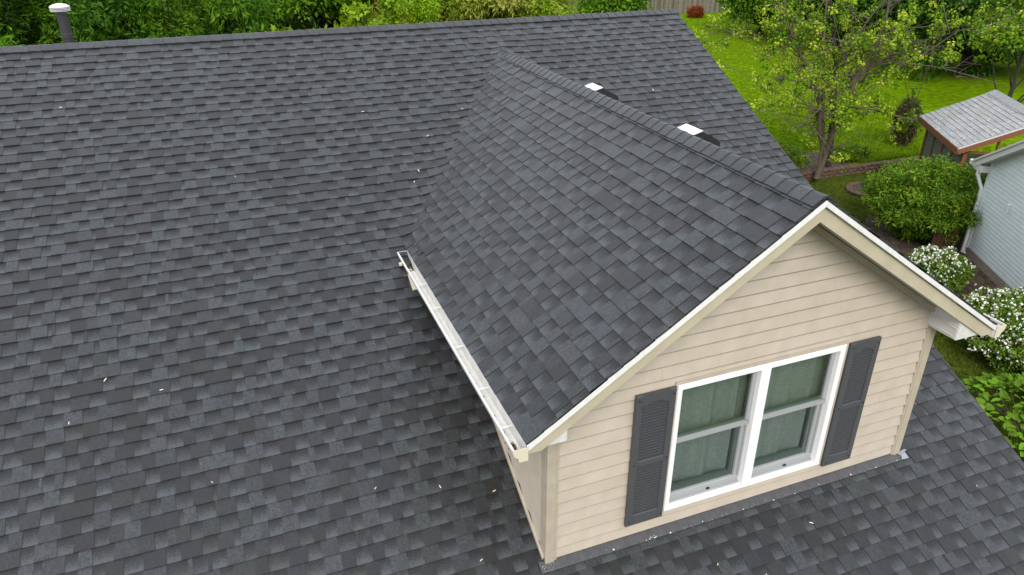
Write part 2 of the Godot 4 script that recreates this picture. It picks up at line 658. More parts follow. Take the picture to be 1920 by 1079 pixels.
# ---------------------------------------------------------------- the house
func build_house() -> void:
	var house := thing("house", "beige sided house with dark charcoal shingle roof and gabled dormer filling the foreground", "house", Vector3(0, G, 0))
	var hyp := sqrt(1.0 + A * A)
	var hb := sqrt(1.0 + B * B)
	var zf := 1.8                                            # front eave of the main roof
	var zb := 2.0 * RZ - zf
	var fm := face(Vector3.ZERO, Vector3.RIGHT, Vector3(0, -A, 1) / hyp, Vector3(0, 1, A) / hyp)

	# main roof deck, front and back slope, 0.12 thick
	var mb := Mb.new()
	var ry := -A * RZ
	mb.prism(PackedVector3Array([Vector3(XL, -A * zf, zf), Vector3(XR - 0.012, -A * zf, zf), Vector3(XR - 0.012, ry, RZ), Vector3(XL, ry, RZ)]), Vector3(0, -0.12, 0), Color.WHITE, PackedVector2Array(), true)
	mb.prism(PackedVector3Array([Vector3(XL, ry, RZ), Vector3(XR - 0.012, ry, RZ), Vector3(XR - 0.012, -A * zf, zb), Vector3(XL, -A * zf, zb)]), Vector3(0, -0.12, 0), Color.WHITE, PackedVector2Array(), true)
	var roof := part(house, "main_roof", mb, mats.deck)
	var e := 0.1445
	var bottoms := []
	var k := 13
	while 0.017 + e * k > -7.79:
		bottoms.append(0.017 + e * k)
		k -= 1
	var pieces := lay(XL, XR, bottoms, e, clip_main)
	shingle_parts(roof, pieces, fm, 300, lift_main)
	# back slope shingles, out of sight
	var fb := face(Vector3(0, 0, 2.0 * RZ), Vector3.RIGHT, Vector3(0, -A, -1) / hyp, Vector3(0, 1, -A) / hyp)
	var back := lay(XL, XR, bottoms.filter(func(b): return b < -6.0), e, func(p): return [cut(p, Vector2(XR, 0), Vector2(-1, 0))])
	var bm := Mb.new()
	for p: Dictionary in back:
		emit(bm, p, fb, none)
	part(roof, "back_shingle_field", bm, mats.shingle, "", "stuff")
	# ridge caps: bent pieces lapping each other
	cap_row(roof, Vector3(XL, ry + 0.02, RZ), Vector3(XR + 0.005, ry + 0.02, RZ), A, 0.135, -1.0)
	# metal edge of the right rake
	mb = Mb.new()
	mb.beam(Vector3(XR - 0.03, -A * zf - 0.075, zf), Vector3(XR - 0.03, ry - 0.075, RZ), 0.02, 0.1)
	mb.beam(Vector3(XR - 0.03, ry - 0.075, RZ), Vector3(XR - 0.03, -A * zf - 0.075, zb), 0.02, 0.1)
	part(roof, "rake_edge", mb, mats.trim)

	# walls under the main roof
	mb = Mb.new()
	var wx0 := XL + 0.3
	var wx1 := XR - 0.3
	var wz0 := zf - 0.45
	var wz1 := zb + 0.45
	var top := -A * wz0 - 0.13
	mb.box(Vector3((wx0 + wx1) * 0.5, (G + top) * 0.5, wz0 - 0.08), Vector3(wx1 - wx0, top - G, 0.16))
	mb.box(Vector3((wx0 + wx1) * 0.5, (G + top) * 0.5, wz1 + 0.08), Vector3(wx1 - wx0, top - G, 0.16))
	var gable := PackedVector2Array([Vector2(wz0 - 0.165, G), Vector2(wz0 - 0.165, top + 0.06), Vector2(RZ, ry - 0.14), Vector2(wz1 + 0.165, top + 0.06), Vector2(wz1 + 0.165, G)])
	for x in [wx1, wx0 + 0.16]:
		mb.plate(gable, Vector3(x, 0, 0), Basis(Vector3(0, 0, 1), Vector3.UP, Vector3.LEFT), -0.16)
	part(house, "wall", mb, mats.siding)

	build_dormer_roof(house)
	build_dormer_walls(house)
	build_window(house)
	for x in [[0.738, 1.112], [2.915, 3.262]]:
		build_shutter(house, x[0], x[1])
	build_gutters(house)
	build_flashing(house)
	for z in [-3.695, -1.655]:
		build_vent(house, z)
	build_flue(house)


func cap_row(parent: Node3D, p: Vector3, q: Vector3, pitch: float, half: float, toward: float, e := 0.145) -> void:
	var ln := p.distance_to(q)
	var d := (q - p) / ln
	var side := d.cross(Vector3.UP).normalized()
	var ca := 1.0 / sqrt(1.0 + pitch * pitch)
	var count := int(ceil(ln / e))
	for i in count:
		var a := p + d * (ln * i / count)
		var b := p + d * (ln * (i + 1) / count)
		# the exposed butt end is raised; toward > 0: the end at q is the butt
		var wa := 0.008 if toward < 0.0 else 0.002
		var wb := 0.002 if toward < 0.0 else 0.008
		if toward > 0.0:
			a -= d * 0.02
			wa = 0.001
		else:
			b += d * 0.02
			wb = 0.001
		var mb := Mb.new()
		var kk := rnd(0.9, 1.1)
		var base: Color = strong[rng.randi() % 2] * 1.12
		var col := Color(base.r * kk, base.g * kk, base.b * kk)
		var ra := PackedVector3Array()
		var rb := PackedVector3Array()
		var ra2 := PackedVector3Array()
		var rb2 := PackedVector3Array()
		var h := half + rnd(-0.003, 0.003)
		var prof := [-1.0, -0.7, -0.42, -0.26, -0.12, 0.0, 0.12, 0.26, 0.42, 0.7, 1.0]
		for s: float in prof:
			var r := absf(s)
			var drop := pitch * ca * h * (sqrt(r * r + 0.03) + 0.08 * r)
			var o := side * (s * h * ca) - Vector3.UP * (drop + 0.004)
			var nn := (Vector3.UP + side * signf(s) * pitch * minf(1.0, r * 3.0)).normalized()
			ra.append(a + o + nn * (wa + 0.006))
			rb.append(b + o + nn * (wb + 0.006))
			ra2.append(a + o)
			rb2.append(b + o)
		mb.ring_strip([rb, ra], false, col)
		for j in prof.size() - 1:
			mb.quad(ra[j], ra2[j], ra2[j + 1], ra[j + 1], col)
			mb.quad(rb[j], rb[j + 1], rb2[j + 1], rb2[j], col)
		for j in [0, prof.size() - 1]:
			mb.quad(ra[j], ra2[j], rb2[j], rb[j], col)
		var mid := (a + b) * 0.5
		if seen(mid) > 0.0:
			part(parent, "ridge_cap", mb, mats.shingle)
		else:
			var key := "%d" % parent.get_instance_id()
			if not spare.has(key):
				spare[key] = [parent, Mb.new()]
			var all: Mb = spare[key][1]
			all.v.append_array(mb.v); all.n.append_array(mb.n); all.t.append_array(mb.t); all.c.append_array(mb.c)

var spare := {}
var none: Callable


func build_dormer_roof(house: Node3D) -> void:
	var hb := sqrt(1.0 + B * B)
	var z0 := OV + 0.02
	var ye := H - B * (W * 0.5 + EV)
	var zrb := -H / A - 0.05
	var zvb := -ye / A - 0.05
	var mb := Mb.new()
	for s: float in [-1.0, 1.0]:
		var xe: float = W * 0.5 + s * (W * 0.5 + EV - 0.01)
		var q := PackedVector3Array([Vector3(W * 0.5, H - 0.003, OV), Vector3(xe, ye - 0.003, OV), Vector3(xe, ye - 0.003, zvb), Vector3(W * 0.5, H - 0.003, zrb)])
		if s > 0:
			q.reverse()
		q.reverse()
		if (q[1] - q[0]).cross(q[2] - q[0]).y < 0.0:
			q.reverse()
		mb.prism(q, Vector3(0, -0.06, 0), Color.WHITE, PackedVector2Array(), true)
	var roof := part(house, "dormer_roof", mb, mats.deck)
	var bottoms := []
	for i in 19:
		bottoms.append(2.779 - 0.1467 * i)
	for s: float in [-1.0, 1.0]:
		var f := face(Vector3(W * 0.5, H, z0), Vector3(0, 0, -1), Vector3(s, -B, 0) / hb, Vector3(s * B, 1, 0) / hb)
		var pieces := lay(0.0, 7.0, bottoms, 0.1467, clip_dormer, [0, 0, 0, 1, 1, 2, 2, 3])
		if s < 0:
			shingle_parts(roof, pieces, f, 300, lift_dormer)
		else:
			shingle_parts(roof, pieces, f, 0, lift_dormer, "right_shingle")
	cap_row(roof, Vector3(W * 0.5, H + 0.024, zrb - 0.02), Vector3(W * 0.5, H + 0.024, z0 - 0.004), B, 0.125, 1.0)

	# rake trim on the front: white drip cap sloping out, cream fascia under it, soffit behind
	var up := Vector3(0, 1, 0)
	for s: float in [-1.0, 1.0]:
		var xe: float = W * 0.5 + s * (W * 0.5 + EV)
		var apex := Vector3(W * 0.5, H, 0)
		var low := Vector3(xe, ye, 0)
		# white drip cap: profile in (z, y) swept along the rake
		var prof := [Vector2(OV + 0.004, -0.006), Vector2(OV + 0.022, -0.014), Vector2(OV + 0.03, -0.058), Vector2(OV + 0.024, -0.062), Vector2(OV + 0.004, -0.062)]
		mb = Mb.new()
		var ra := PackedVector3Array()
		var rb := PackedVector3Array()
		for p: Vector2 in prof:
			ra.append(apex + Vector3(0, p.y, p.x))
			rb.append(low + Vector3(0, p.y, p.x))
		mb.ring_strip([ra, rb] if s < 0 else [rb, ra], true)
		mb.prism(rb if s < 0 else rb, Vector3(0, 0, 0.0001))
		part(house, "drip_cap", mb, mats.white)
		mb = Mb.new()
		var f0 := 0.062
		var f1 := 0.188
		var fx: float = xe - s * 0.01
		var fy := ye + B * 0.01
		mb.plate(PackedVector2Array([Vector2(W * 0.5, H - f1), Vector2(W * 0.5 + s * (H - f1 - 1.557) / B, 1.557), Vector2(fx, 1.557), Vector2(fx, fy - f0), Vector2(W * 0.5, H - f0)]), Vector3(0, 0, OV), Basis.IDENTITY, 0.02)
		part(house, "rake_fascia", mb, mats.trim)
		# soffit under the overhang
		mb = Mb.new()
		var sx: float = W * 0.5 + s * W * 0.5
		var sy := H - B * W * 0.5
		mb.quad(Vector3(W * 0.5, H - 0.17, OV - 0.02), Vector3(W * 0.5, H - 0.17, -0.02), Vector3(sx, sy - 0.17, -0.02), Vector3(sx, sy - 0.17, OV - 0.02))
		part(house, "rake_soffit", mb, mats.soffit)
		# frieze strip against the wall
		mb = Mb.new()
		mb.beam(Vector3(W * 0.5 - s * 0.01, H - 0.205, 0.03), Vector3(sx, sy - 0.205, 0.03), 0.035, 0.05)
		part(house, "frieze_strip", mb, mats.corner)
		# boxed eave: closed end, floor, inner side, fascia behind the gutter
		mb = Mb.new()
		var yb := 1.567
		var x_in := 0.004 if s < 0 else 3.862
		var x_out: float = xe - s * 0.03
		var yt := H - B * absf(x_in - W * 0.5) - 0.16
		mb.plate(PackedVector2Array([Vector2(x_in, yb), Vector2(x_in, yt), Vector2(x_out, ye - 0.07), Vector2(x_out, yb)]), Vector3(0, 0, OV - 0.022), Basis.IDENTITY, 0.012)
		part(house, "eave_end", mb, mats.white)
		mb = Mb.new()
		mb.box(Vector3((x_in + x_out) * 0.5, yb + 0.004, (OV - 0.03 + zvb) * 0.5), Vector3(absf(x_out - x_in), 0.012, OV - 0.03 - zvb - 0.1))
		mb.box(Vector3(x_in, (yb + yt) * 0.5, (OV - 0.03) * 0.5), Vector3(0.014, yt - yb - 0.012, OV - 0.03))
		if s > 0:
			mb.box(Vector3(x_in - 0.009, yb + 0.03, (OV - 0.03) * 0.5), Vector3(0.008, 0.014, OV - 0.09))
			mb.box(Vector3(x_in - 0.009, yb + 0.115, (OV - 0.03) * 0.5), Vector3(0.008, 0.008, OV - 0.04))
		part(house, "eave_box", mb, mats.soffit)
		mb = Mb.new()
		mb.box(Vector3(xe - s * 0.02, ye - 0.075, (OV - 0.025 + zvb) * 0.5), Vector3(0.02, 0.08, OV - 0.025 - zvb))
		part(house, "eave_fascia", mb, mats.cream)


# depth of a board's face at a distance below its top: plain lap with a lip that turns under, or dutch lap with a cove on top
func profile_at(y: float, e: float, l0: float, l1: float, cove: bool) -> float:
	if cove:
		return lerpf(0.001, 0.015, clampf(y / (e - l0), 0.0, 1.0)) - maxf(0.0, y - (e - l1)) * 0.8
	var a := e - l0
	var b := e - l1
	return lerpf(0.0, 0.021, clampf(y / a, 0.0, 1.0)) - clampf(y - a, 0.0, b - a) * 0.5 - maxf(0.0, y - b) * 1.0


# clapboards on a plane with u across and v downwards; returns outlines cut to the shape
func boards(parent: Node3D, f: Face, u0: float, u1: float, vlo: float, vhi: float, e: float, clip: Callable, mat: Material, called := "siding_board", seams := [], cove := false) -> void:
	var vb := vhi
	var l0 := e - e * 0.3 if cove else 0.017
	var l1 := 0.003 if cove else 0.007
	while vb > vlo:
		var row := [Vector2(u0, u1)]
		for sm: Vector2 in seams:
			if sm.x > vb - e and sm.x < vb:
				row = [Vector2(u0, sm.y - 0.001), Vector2(sm.y + 0.001, u1)]
		for r: Vector2 in row:
			var tone := rnd(0.965, 1.03)
			var poly := PackedVector2Array([Vector2(r.x, vb - e - 0.004), Vector2(r.y, vb - e - 0.004), Vector2(r.y, vb), Vector2(r.x, vb)])
			for pl: PackedVector2Array in clip.call(poly):
				if pl.size() < 3:
					continue
				var mb := Mb.new()
				# a board: a leaning face, a lip that turns under, and the edges behind
				for half in 3:
					var top := PackedVector3Array()
					var band := pl
					if half == 0:
						band = cut(pl, Vector2(0, vb - l0), Vector2(0, -1))
					elif half == 1:
						band = cut(cut(pl, Vector2(0, vb - l0), Vector2(0, 1)), Vector2(0, vb - l1), Vector2(0, -1))
					else:
						band = cut(pl, Vector2(0, vb - l1), Vector2(0, 1))
					for q in band:
						top.append(f.at(q, profile_at(q.y - (vb - e), e, l0, l1, cove)))
					if top.size() < 3:
						continue
					if (top[1] - top[0]).cross(top[2] - top[0]).dot(f.n) < 0.0:
						top.reverse()
					mb.prism(top, -f.n * 0.014, Color(tone, tone, tone * rnd(0.985, 1.01)))
				part(parent, called, mb, mat)
		vb -= e


func build_dormer_walls(house: Node3D) -> void:
	var win := Rect2(1.139, 0.21, 1.747, 1.375)
	# backing walls with real thickness
	var mb := Mb.new()
	var yt := H - B * W * 0.5 - 0.06
	var sl := func(x: float) -> float: return H - 0.062 - B * absf(x - W * 0.5)
	var x0 := win.position.x
	var x1 := win.end.x
	for o in [PackedVector2Array([Vector2(0, -0.02), Vector2(x0, -0.02), Vector2(x0, sl.call(x0)), Vector2(0, sl.call(0.0))]),
			PackedVector2Array([Vector2(x1, -0.02), Vector2(W, -0.02), Vector2(W, sl.call(W)), Vector2(x1, sl.call(x1))]),
			PackedVector2Array([Vector2(x0, -0.02), Vector2(x1, -0.02), Vector2(x1, win.position.y), Vector2(x0, win.position.y)]),
			PackedVector2Array([Vector2(x0, win.end.y), Vector2(x1, win.end.y), Vector2(x1, sl.call(x1)), Vector2(W * 0.5, sl.call(W * 0.5)), Vector2(x0, sl.call(x0))])]:
		mb.plate(o, Vector3.ZERO, Basis.IDENTITY, 0.1)
	var front := part(house, "dormer_front_wall", mb, mats.siding)
	var f := face(Vector3.ZERO, Vector3.RIGHT, Vector3.DOWN, Vector3.BACK)
	var clip := func(poly: PackedVector2Array) -> Array:
		var m := Vector2(-B, 1).normalized()   # v >= -(H - 0.19 - B |u - W/2|)
		poly = cut(poly, Vector2(W * 0.5, -(H - 0.2)), Vector2(B, 1).normalized())
		poly = cut(poly, Vector2(W * 0.5, -(H - 0.2)), m)
		if poly.size() < 3:
			return []
		var lo := 1e9
		var hi := -1e9
		for q in poly:
			lo = minf(lo, q.y)
			hi = maxf(hi, q.y)
		poly = cut(poly, Vector2(0, -0.03), Vector2(0, -1))
		if poly.size() < 3:
			return []
		var wt := -(win.end.y + 0.028)
		var wb := -(win.position.y - 0.012)
		if hi <= wt or lo >= wb:
			return [poly]
		var out := [cut(poly, Vector2(x0 - 0.022, 0), Vector2(-1, 0)), cut(poly, Vector2(x1 + 0.022, 0), Vector2(1, 0))]
		var mid := cut(cut(poly, Vector2(x0 - 0.022, 0), Vector2(1, 0)), Vector2(x1 + 0.022, 0), Vector2(-1, 0))
		out.append(cut(mid, Vector2(0, wt), Vector2(0, -1)))
		out.append(cut(mid, Vector2(0, wb), Vector2(0, 1)))
		return out
	boards(front, f, 0.088, W - 0.082, -H, -0.002, 0.1272, clip, mats.siding, "siding_board", [Vector2(-0.06, 3.0), Vector2(-0.19, 3.04), Vector2(-1.71, 0.98), Vector2(-0.82, 3.5), Vector2(-2.2, 2.6)])
	# side walls: the lower edge follows the roof
	var ys := 1.567
	for s: float in [-1.0, 1.0]:
		mb = Mb.new()
		var x := 0.0 if s < 0 else W
		mb.plate(PackedVector2Array([Vector2(0, -0.02), Vector2(0, ys), Vector2(-ys / A, ys)]), Vector3(x, 0, 0), Basis(Vector3(0, 0, 1), Vector3.UP, Vector3.LEFT), -0.1 * s)
		var side := part(house, "dormer_side_wall", mb, mats.siding)
		var fs := face(Vector3(x, 0, 0), Vector3(0, 0, 1), Vector3.DOWN, Vector3(s, 0, 0))
		boards(side, fs, -3.3, -0.085, -ys + 0.004, -0.002, 0.1272, func(p): return [cut(p, Vector2(0, -0.055), Vector2(A, -1).normalized())], mats.siding)
		# starter strip that follows the roof with a gap under it
		mb = Mb.new()
		mb.beam(Vector3(x + s * 0.026, 0.038, 0.0), Vector3(x + s * 0.026, ys - 0.02, -(ys - 0.02) / A + 0.06), 0.022, 0.03)
		part(side, "starter_strip", mb, mats.corner)
		mb = Mb.new()
		mb.quad(Vector3(x + s * 0.002, 0.0, 0.0), Vector3(x + s * 0.002, 0.1, 0.0), Vector3(x + s * 0.002, ys, -ys / A + 0.15), Vector3(x + s * 0.002, ys, -ys / A))
		part(side, "step_flashing", mb, mats.flash)
		# corner post: two faces with a groove
		mb = Mb.new()
		var top := 1.57
		mb.bevel_box(Vector3(x - s * 0.022, top * 0.5 + 0.0, 0.013), Vector3(0.082, top, 0.034), 0.004)
		mb.box(Vector3(x - s * 0.074, top * 0.5, 0.008), Vector3(0.026, top - 0.01, 0.028))
		mb.box(Vector3(x + s * 0.009, top * 0.5 + 0.02, -0.045), Vector3(0.024, top - 0.04, 0.078))
		part(house, "corner_post", mb, mats.corner)


func build_window(house: Node3D) -> void:
	var x0 := 1.139
	var x1 := 2.886
	var y0 := 0.21
	var y1 := 1.585
	var mb := Mb.new()
	# outer frame
	var d := 0.105
	var zc := -0.018
	mb.bevel_box(Vector3((x0 + x1) * 0.5, y1 - 0.029, zc), Vector3(x1 - x0, 0.058, d), 0.005)
	mb.bevel_box(Vector3((x0 + x1) * 0.5, y0 + 0.012, zc + 0.004), Vector3(x1 - x0, 0.024, d), 0.004)
	for x in [x0 + 0.024, x1 - 0.028]:
		mb.bevel_box(Vector3(x, (y0 + 0.024 + y1 - 0.058) * 0.5, zc), Vector3(0.048 if x < 2.0 else 0.056, y1 - y0 - 0.082, d), 0.005)
	var w := part(house, "window", mb, mats.frame)
	mb = Mb.new()
	mb.bevel_box(Vector3(2.026, (y0 + 0.024 + y1 - 0.058) * 0.5, zc + 0.001), Vector3(0.102, y1 - y0 - 0.082, d), 0.005)
	part(w, "mullion", mb, mats.frame)
	mb = Mb.new()
	for x in [x0 - 0.011, x1 + 0.011]:
		mb.box(Vector3(x, (y0 + y1) * 0.5, 0.014), Vector3(0.02, y1 - y0 + 0.02, 0.036))
	mb.box(Vector3((x0 + x1) * 0.5, y1 + 0.014, 0.014), Vector3(x1 - x0 + 0.04, 0.024, 0.034))
	part(w, "channel_trim", mb, mats.siding)
	for r in [[1.187, 1.975], [2.077, 2.83]]:
		var a: float = r[0]
		var b: float = r[1]
		var ym := 0.95
		# upper sash: fixed, further out; lower sash behind it
		mb = Mb.new()
		mb.box(Vector3((a + b) * 0.5, ym, -0.022), Vector3(b - a, 0.036, 0.03))
		mb.box(Vector3((a + b) * 0.5, y1 - 0.074, -0.026), Vector3(b - a, 0.014, 0.022))
		mb.box(Vector3(a + 0.007, (ym + y1) * 0.5 - 0.027, -0.026), Vector3(0.014, y1 - ym - 0.118, 0.022))
		mb.box(Vector3(b - 0.021, (ym + y1) * 0.5 - 0.027, -0.026), Vector3(0.042, y1 - ym - 0.118, 0.022))
		part(w, "upper_sash", mb, mats.sash)
		mb = Mb.new()
		mb.bevel_box(Vector3((a + b) * 0.5, y0 + 0.066, -0.05), Vector3(b - a, 0.084, 0.032), 0.006)
		mb.box(Vector3((a + b) * 0.5, y0 + 0.036, -0.026), Vector3(b - a, 0.02, 0.024))
		mb.box(Vector3(a + 0.01, (y0 + 0.11 + ym) * 0.5, -0.054), Vector3(0.02, ym - y0 - 0.11, 0.024))
		mb.box(Vector3(b - 0.027, (y0 + 0.11 + ym) * 0.5, -0.054), Vector3(0.054, ym - y0 - 0.11, 0.024))
		mb.box(Vector3(b - 0.008, (y0 + 0.11 + ym) * 0.5, -0.036), Vector3(0.016, ym - y0 - 0.11, 0.02))
		part(w, "lower_sash", mb, mats.sash)
		mb = Mb.new()
		mb.box(Vector3((a + b) * 0.5 + 0.06, y0 + 0.052, -0.029), Vector3(0.03, 0.022, 0.014))
		part(w, "sash_latch", mb, mats.black)
		mb = Mb.new()
		mb.box(Vector3((a + b) * 0.5, (ym + y1) * 0.5 - 0.02, -0.031), Vector3(b - a - 0.01, y1 - ym - 0.11, 0.004))
		part(w, "pane", mb, mats.glass)
		mb = Mb.new()
		mb.box(Vector3((a + b) * 0.5, (y0 + 0.1 + ym) * 0.5, -0.06), Vector3(b - a - 0.01, ym - y0 - 0.1, 0.004))
		part(w, "pane", mb, mats.glass)
		# inner stool and stops behind the glass
		mb = Mb.new()
		mb.box(Vector3((a + b) * 0.5, y0 + 0.13, -0.088), Vector3(b - a + 0.02, 0.06, 0.03))
		mb.box(Vector3((a + b) * 0.5, ym + 0.034, -0.048), Vector3(b - a - 0.05, 0.03, 0.02))
		mb.box(Vector3(b - 0.075, (y0 + 0.16 + ym) * 0.5, -0.08), Vector3(0.04, ym - y0 - 0.16, 0.02))
		part(w, "inner_stop", mb, mats.inner)
	# curtains: each a thing that hangs behind the glass
	var sets := [[1.15, 2.03, "wide green curtain filling the left half of the dormer window"],
		[2.03, 2.30, "narrow green curtain panel behind the right half of the dormer window, beside the mullion"],
		[2.29, 2.765, "wide green curtain panel in the middle of the right half of the dormer window"],
		[2.76, 2.88, "narrow green curtain edge at the right jamb of the dormer window"]]
	for s in sets:
		var cm := Mb.new()
		var prev_t := Vector3.ZERO
		var n := 40
		var ph := rnd(0, TAU)
		var cols := []
		for i in n + 1:
			var x := lerpf(s[0], s[1], float(i) / n)
			var z := -0.16 + 0.034 * sin(x * 17.0 + ph + 1.3 * sin(x * 7.0)) + 0.01 * sin(x * 47.0 + ph * 2.0)
			cols.append(Vector3(x, 0, z))
		for i in n:
			var p: Vector3 = cols[i]
			var q: Vector3 = cols[i + 1]
			var lo := Vector3(0, 0.16, 0)
			var hi := Vector3(0, 1.62, 0)
			cm.quad(p + lo, q + lo + Vector3(0.002, 0, 0.004), q + hi, p + hi)
			var bk := Vector3(0, 0, -0.004)
			cm.quad(q + lo + bk, p + lo + bk, p + hi + bk, q + hi + bk)
		single("curtain", cm.mesh(mats.curtain), Transform3D.IDENTITY, s[2], "curtain", "curtains behind the dormer window")


func build_shutter(house: Node3D, x0: float, x1: float) -> void:
	var y0 := 0.18
	var y1 := 1.59
	var zz := 0.058
	var th := 0.03
	var st := 0.062
	var mb := Mb.new()
	var s := place(house, "shutter", shutter_back(x0, x1, y0, y1), Transform3D.IDENTITY, "left louvred shutter" if x0 < 1.0 else "right louvred shutter")
	for x in [x0 + st * 0.5, x1 - st * 0.5]:
		mb.bevel_box(Vector3(x, (y0 + y1) * 0.5, zz - th * 0.5), Vector3(st, y1 - y0, th), 0.006)
	part(s, "stile", mb, mats.shutter)
	var ym := 0.875
	mb = Mb.new()
	mb.bevel_box(Vector3((x0 + x1) * 0.5, y0 + 0.06, zz - th * 0.5 - 0.001), Vector3(x1 - x0 - 2 * st + 0.004, 0.12, th), 0.005)
	part(s, "bottom_rail", mb, mats.shutter)
	mb = Mb.new()
	mb.bevel_box(Vector3((x0 + x1) * 0.5, ym, zz - th * 0.5 - 0.001), Vector3(x1 - x0 - 2 * st + 0.004, 0.062, th), 0.005)
	part(s, "middle_rail", mb, mats.shutter)
	# top rail with an arched lower edge
	mb = Mb.new()
	var o := PackedVector2Array()
	var a := x0 + st - 0.002
	var b := x1 - st + 0.002
	for i in 11:
		var k := i / 10.0
		o.append(Vector2(lerpf(a, b, k), y1 - 0.125 + 0.045 * sin(PI * k)))
	o.append(Vector2(b, y1))
	o.append(Vector2(a, y1))
	mb.plate(o, Vector3(0, 0, zz - 0.001), Basis.IDENTITY, th)
	part(s, "top_rail", mb, mats.shutter)
	# louvre slats
	mb = Mb.new()
	var tilt := Basis(Vector3.RIGHT, deg_to_rad(17))
	mb.box(Vector3.ZERO, Vector3(x1 - x0 - 2 * st + 0.004, 0.042, 0.007), tilt)
	var slat := mb.mesh(mats.shutter)
	for rr in [[y0 + 0.135, ym - 0.045], [ym + 0.047, y1 - 0.095]]:
		var n := int((rr[1] - rr[0]) / 0.03)
		for i in n + 1:
			place(s, "slat", slat, Transform3D(Basis.IDENTITY, Vector3((x0 + x1) * 0.5, lerpf(rr[0], rr[1], float(i) / n), zz - 0.017)))
	# fixing screws
	for x in [x0 + 0.028, x1 - 0.028]:
		for y in [y0 + 0.05, ym, y1 - 0.05]:
			mb = Mb.new()
			mb.tube(PackedVector3Array([Vector3(x, y, zz - 0.004), Vector3(x, y, zz + 0.004)]), PackedFloat32Array([0.008, 0.007]), 10)
			part(s, "screw", mb, mats.black)


func shutter_back(x0: float, x1: float, y0: float, y1: float) -> Mesh:
	var mb := Mb.new()
	mb.box(Vector3((x0 + x1) * 0.5, (y0 + y1) * 0.5, 0.024), Vector3(x1 - x0 - 0.02, y1 - y0 - 0.02, 0.008))
	return mb.mesh(mats.shutter)


func build_gutters(house: Node3D) -> void:
	var ye := H - B * (W * 0.5 + EV)
	for s: float in [-1.0, 1.0]:
		var xe: float = W * 0.5 + s * (W * 0.5 + EV)
		var zb := -3.27
		var zf := OV + 0.035
		# K profile, (distance out from the fascia, height); outer skin then inner skin
		var prof := [Vector2(-0.006, 0.0), Vector2(-0.006, -0.12), Vector2(0.062, -0.12), Vector2(0.072, -0.085), Vector2(0.1, -0.06), Vector2(0.112, -0.025), Vector2(0.112, -0.002), Vector2(0.098, 0.0), Vector2(0.098, -0.012), Vector2(0.106, -0.014), Vector2(0.106, -0.026), Vector2(0.094, -0.058), Vector2(0.067, -0.082), Vector2(0.057, -0.114), Vector2(0.0, -0.114), Vector2(0.0, 0.0)]
		var mb := Mb.new()
		var a := PackedVector3Array()
		var b := PackedVector3Array()
		var top := ye - 0.012
		for p: Vector2 in prof:
			a.append(Vector3(xe + s * p.x, top + p.y, zb))
			b.append(Vector3(xe + s * p.x, top + p.y, zf))
		mb.ring_strip([a, b] if s < 0 else [b, a], true)
		var g := part(house, "gutter", mb, mats.gutter)
		# closed ends
		var o := PackedVector2Array()
		for i in 8:
			o.append(prof[i])
		for z in [zb, zf]:
			mb = Mb.new()
			mb.plate(o, Vector3(xe, top, z), Basis(Vector3(s, 0, 0), Vector3.UP, Vector3(0, 0, 1)), 0.004 if z == zf else -0.004)
			part(g, "end_cap", mb, mats.cream)
		# hangers across the trough
		for z in [-2.45, -1.91, -1.15, -0.47, 0.06]:
			mb = Mb.new()
			mb.box(Vector3(xe + s * 0.049, top - 0.03, z), Vector3(0.098, 0.003, 0.014))
			part(g, "hanger", mb, mats.gutter)
		if s < 0:
			# outlet and elbow at the back end
			mb = Mb.new()
			mb.lathe(Vector3(xe - 0.035, top - 0.1132, -3.0), [Vector2(0.034, 0.0), Vector2(0.034, 0.004), Vector2(0.026, 0.004), Vector2(0.024, -0.02), Vector2(0.0, -0.022)], 20)
			part(g, "outlet", mb, mats.dark)
			mb = Mb.new()
			mb.box(Vector3(xe - 0.128, top - 0.045, -3.04), Vector3(0.03, 0.03, 0.03))
			mb.beam(Vector3(xe - 0.035, top - 0.12, -2.99), Vector3(xe - 0.035, top - 0.2, -2.97), 0.07, 0.06, Vector3.RIGHT)
			mb.beam(Vector3(xe - 0.036, top - 0.18, -2.99), Vector3(xe - 0.036, top - 0.27, -2.78), 0.064, 0.072, Vector3.RIGHT)
			part(house, "downspout", mb, mats.cream)
			# wet leaf litter lying in the trough
			var buf := PackedFloat32Array()
			var fl := Mb.new()
			fl.plate(PackedVector2Array([Vector2(-0.012, 0), Vector2(0, -0.006), Vector2(0.013, 0.001), Vector2(0.002, 0.007)]), Vector3.ZERO, Basis(Vector3(1, 0, 0), Vector3(0, 0, -1), Vector3.UP), 0.003)
			var fm := fl.mesh(mats.litter)
			for i in 520:
				var z := rnd(-3.26, -3.05) if i < 260 else (rnd(-1.2, 0.3) if i < 380 else rnd(0.17, 0.34))
				var x := rnd(0.006, 0.056) if i < 260 else (0.075 + rnd(-0.02, 0.02) if i < 380 else rnd(0.03, 0.08))
				if i < 400 and i >= 260 and rng.randf() < 0.5 and z < -0.5:
					continue
				var yy := -0.111 if x < 0.058 else -0.111 + (x - 0.058) * 1.1
				var kk := rnd(0.5, 1.3)
				push(buf, Vector3(xe - x, top + yy + rnd(0.0, 0.012), z), rbasis(rnd(0.7, 1.6)), Color(kk, kk, kk))
			var mm := scatter(self, "leaf_litter", fm, buf)
			tag(mm, "brown leaf litter lying in the white gutter of the dormer", "leaf litter", "", "stuff")


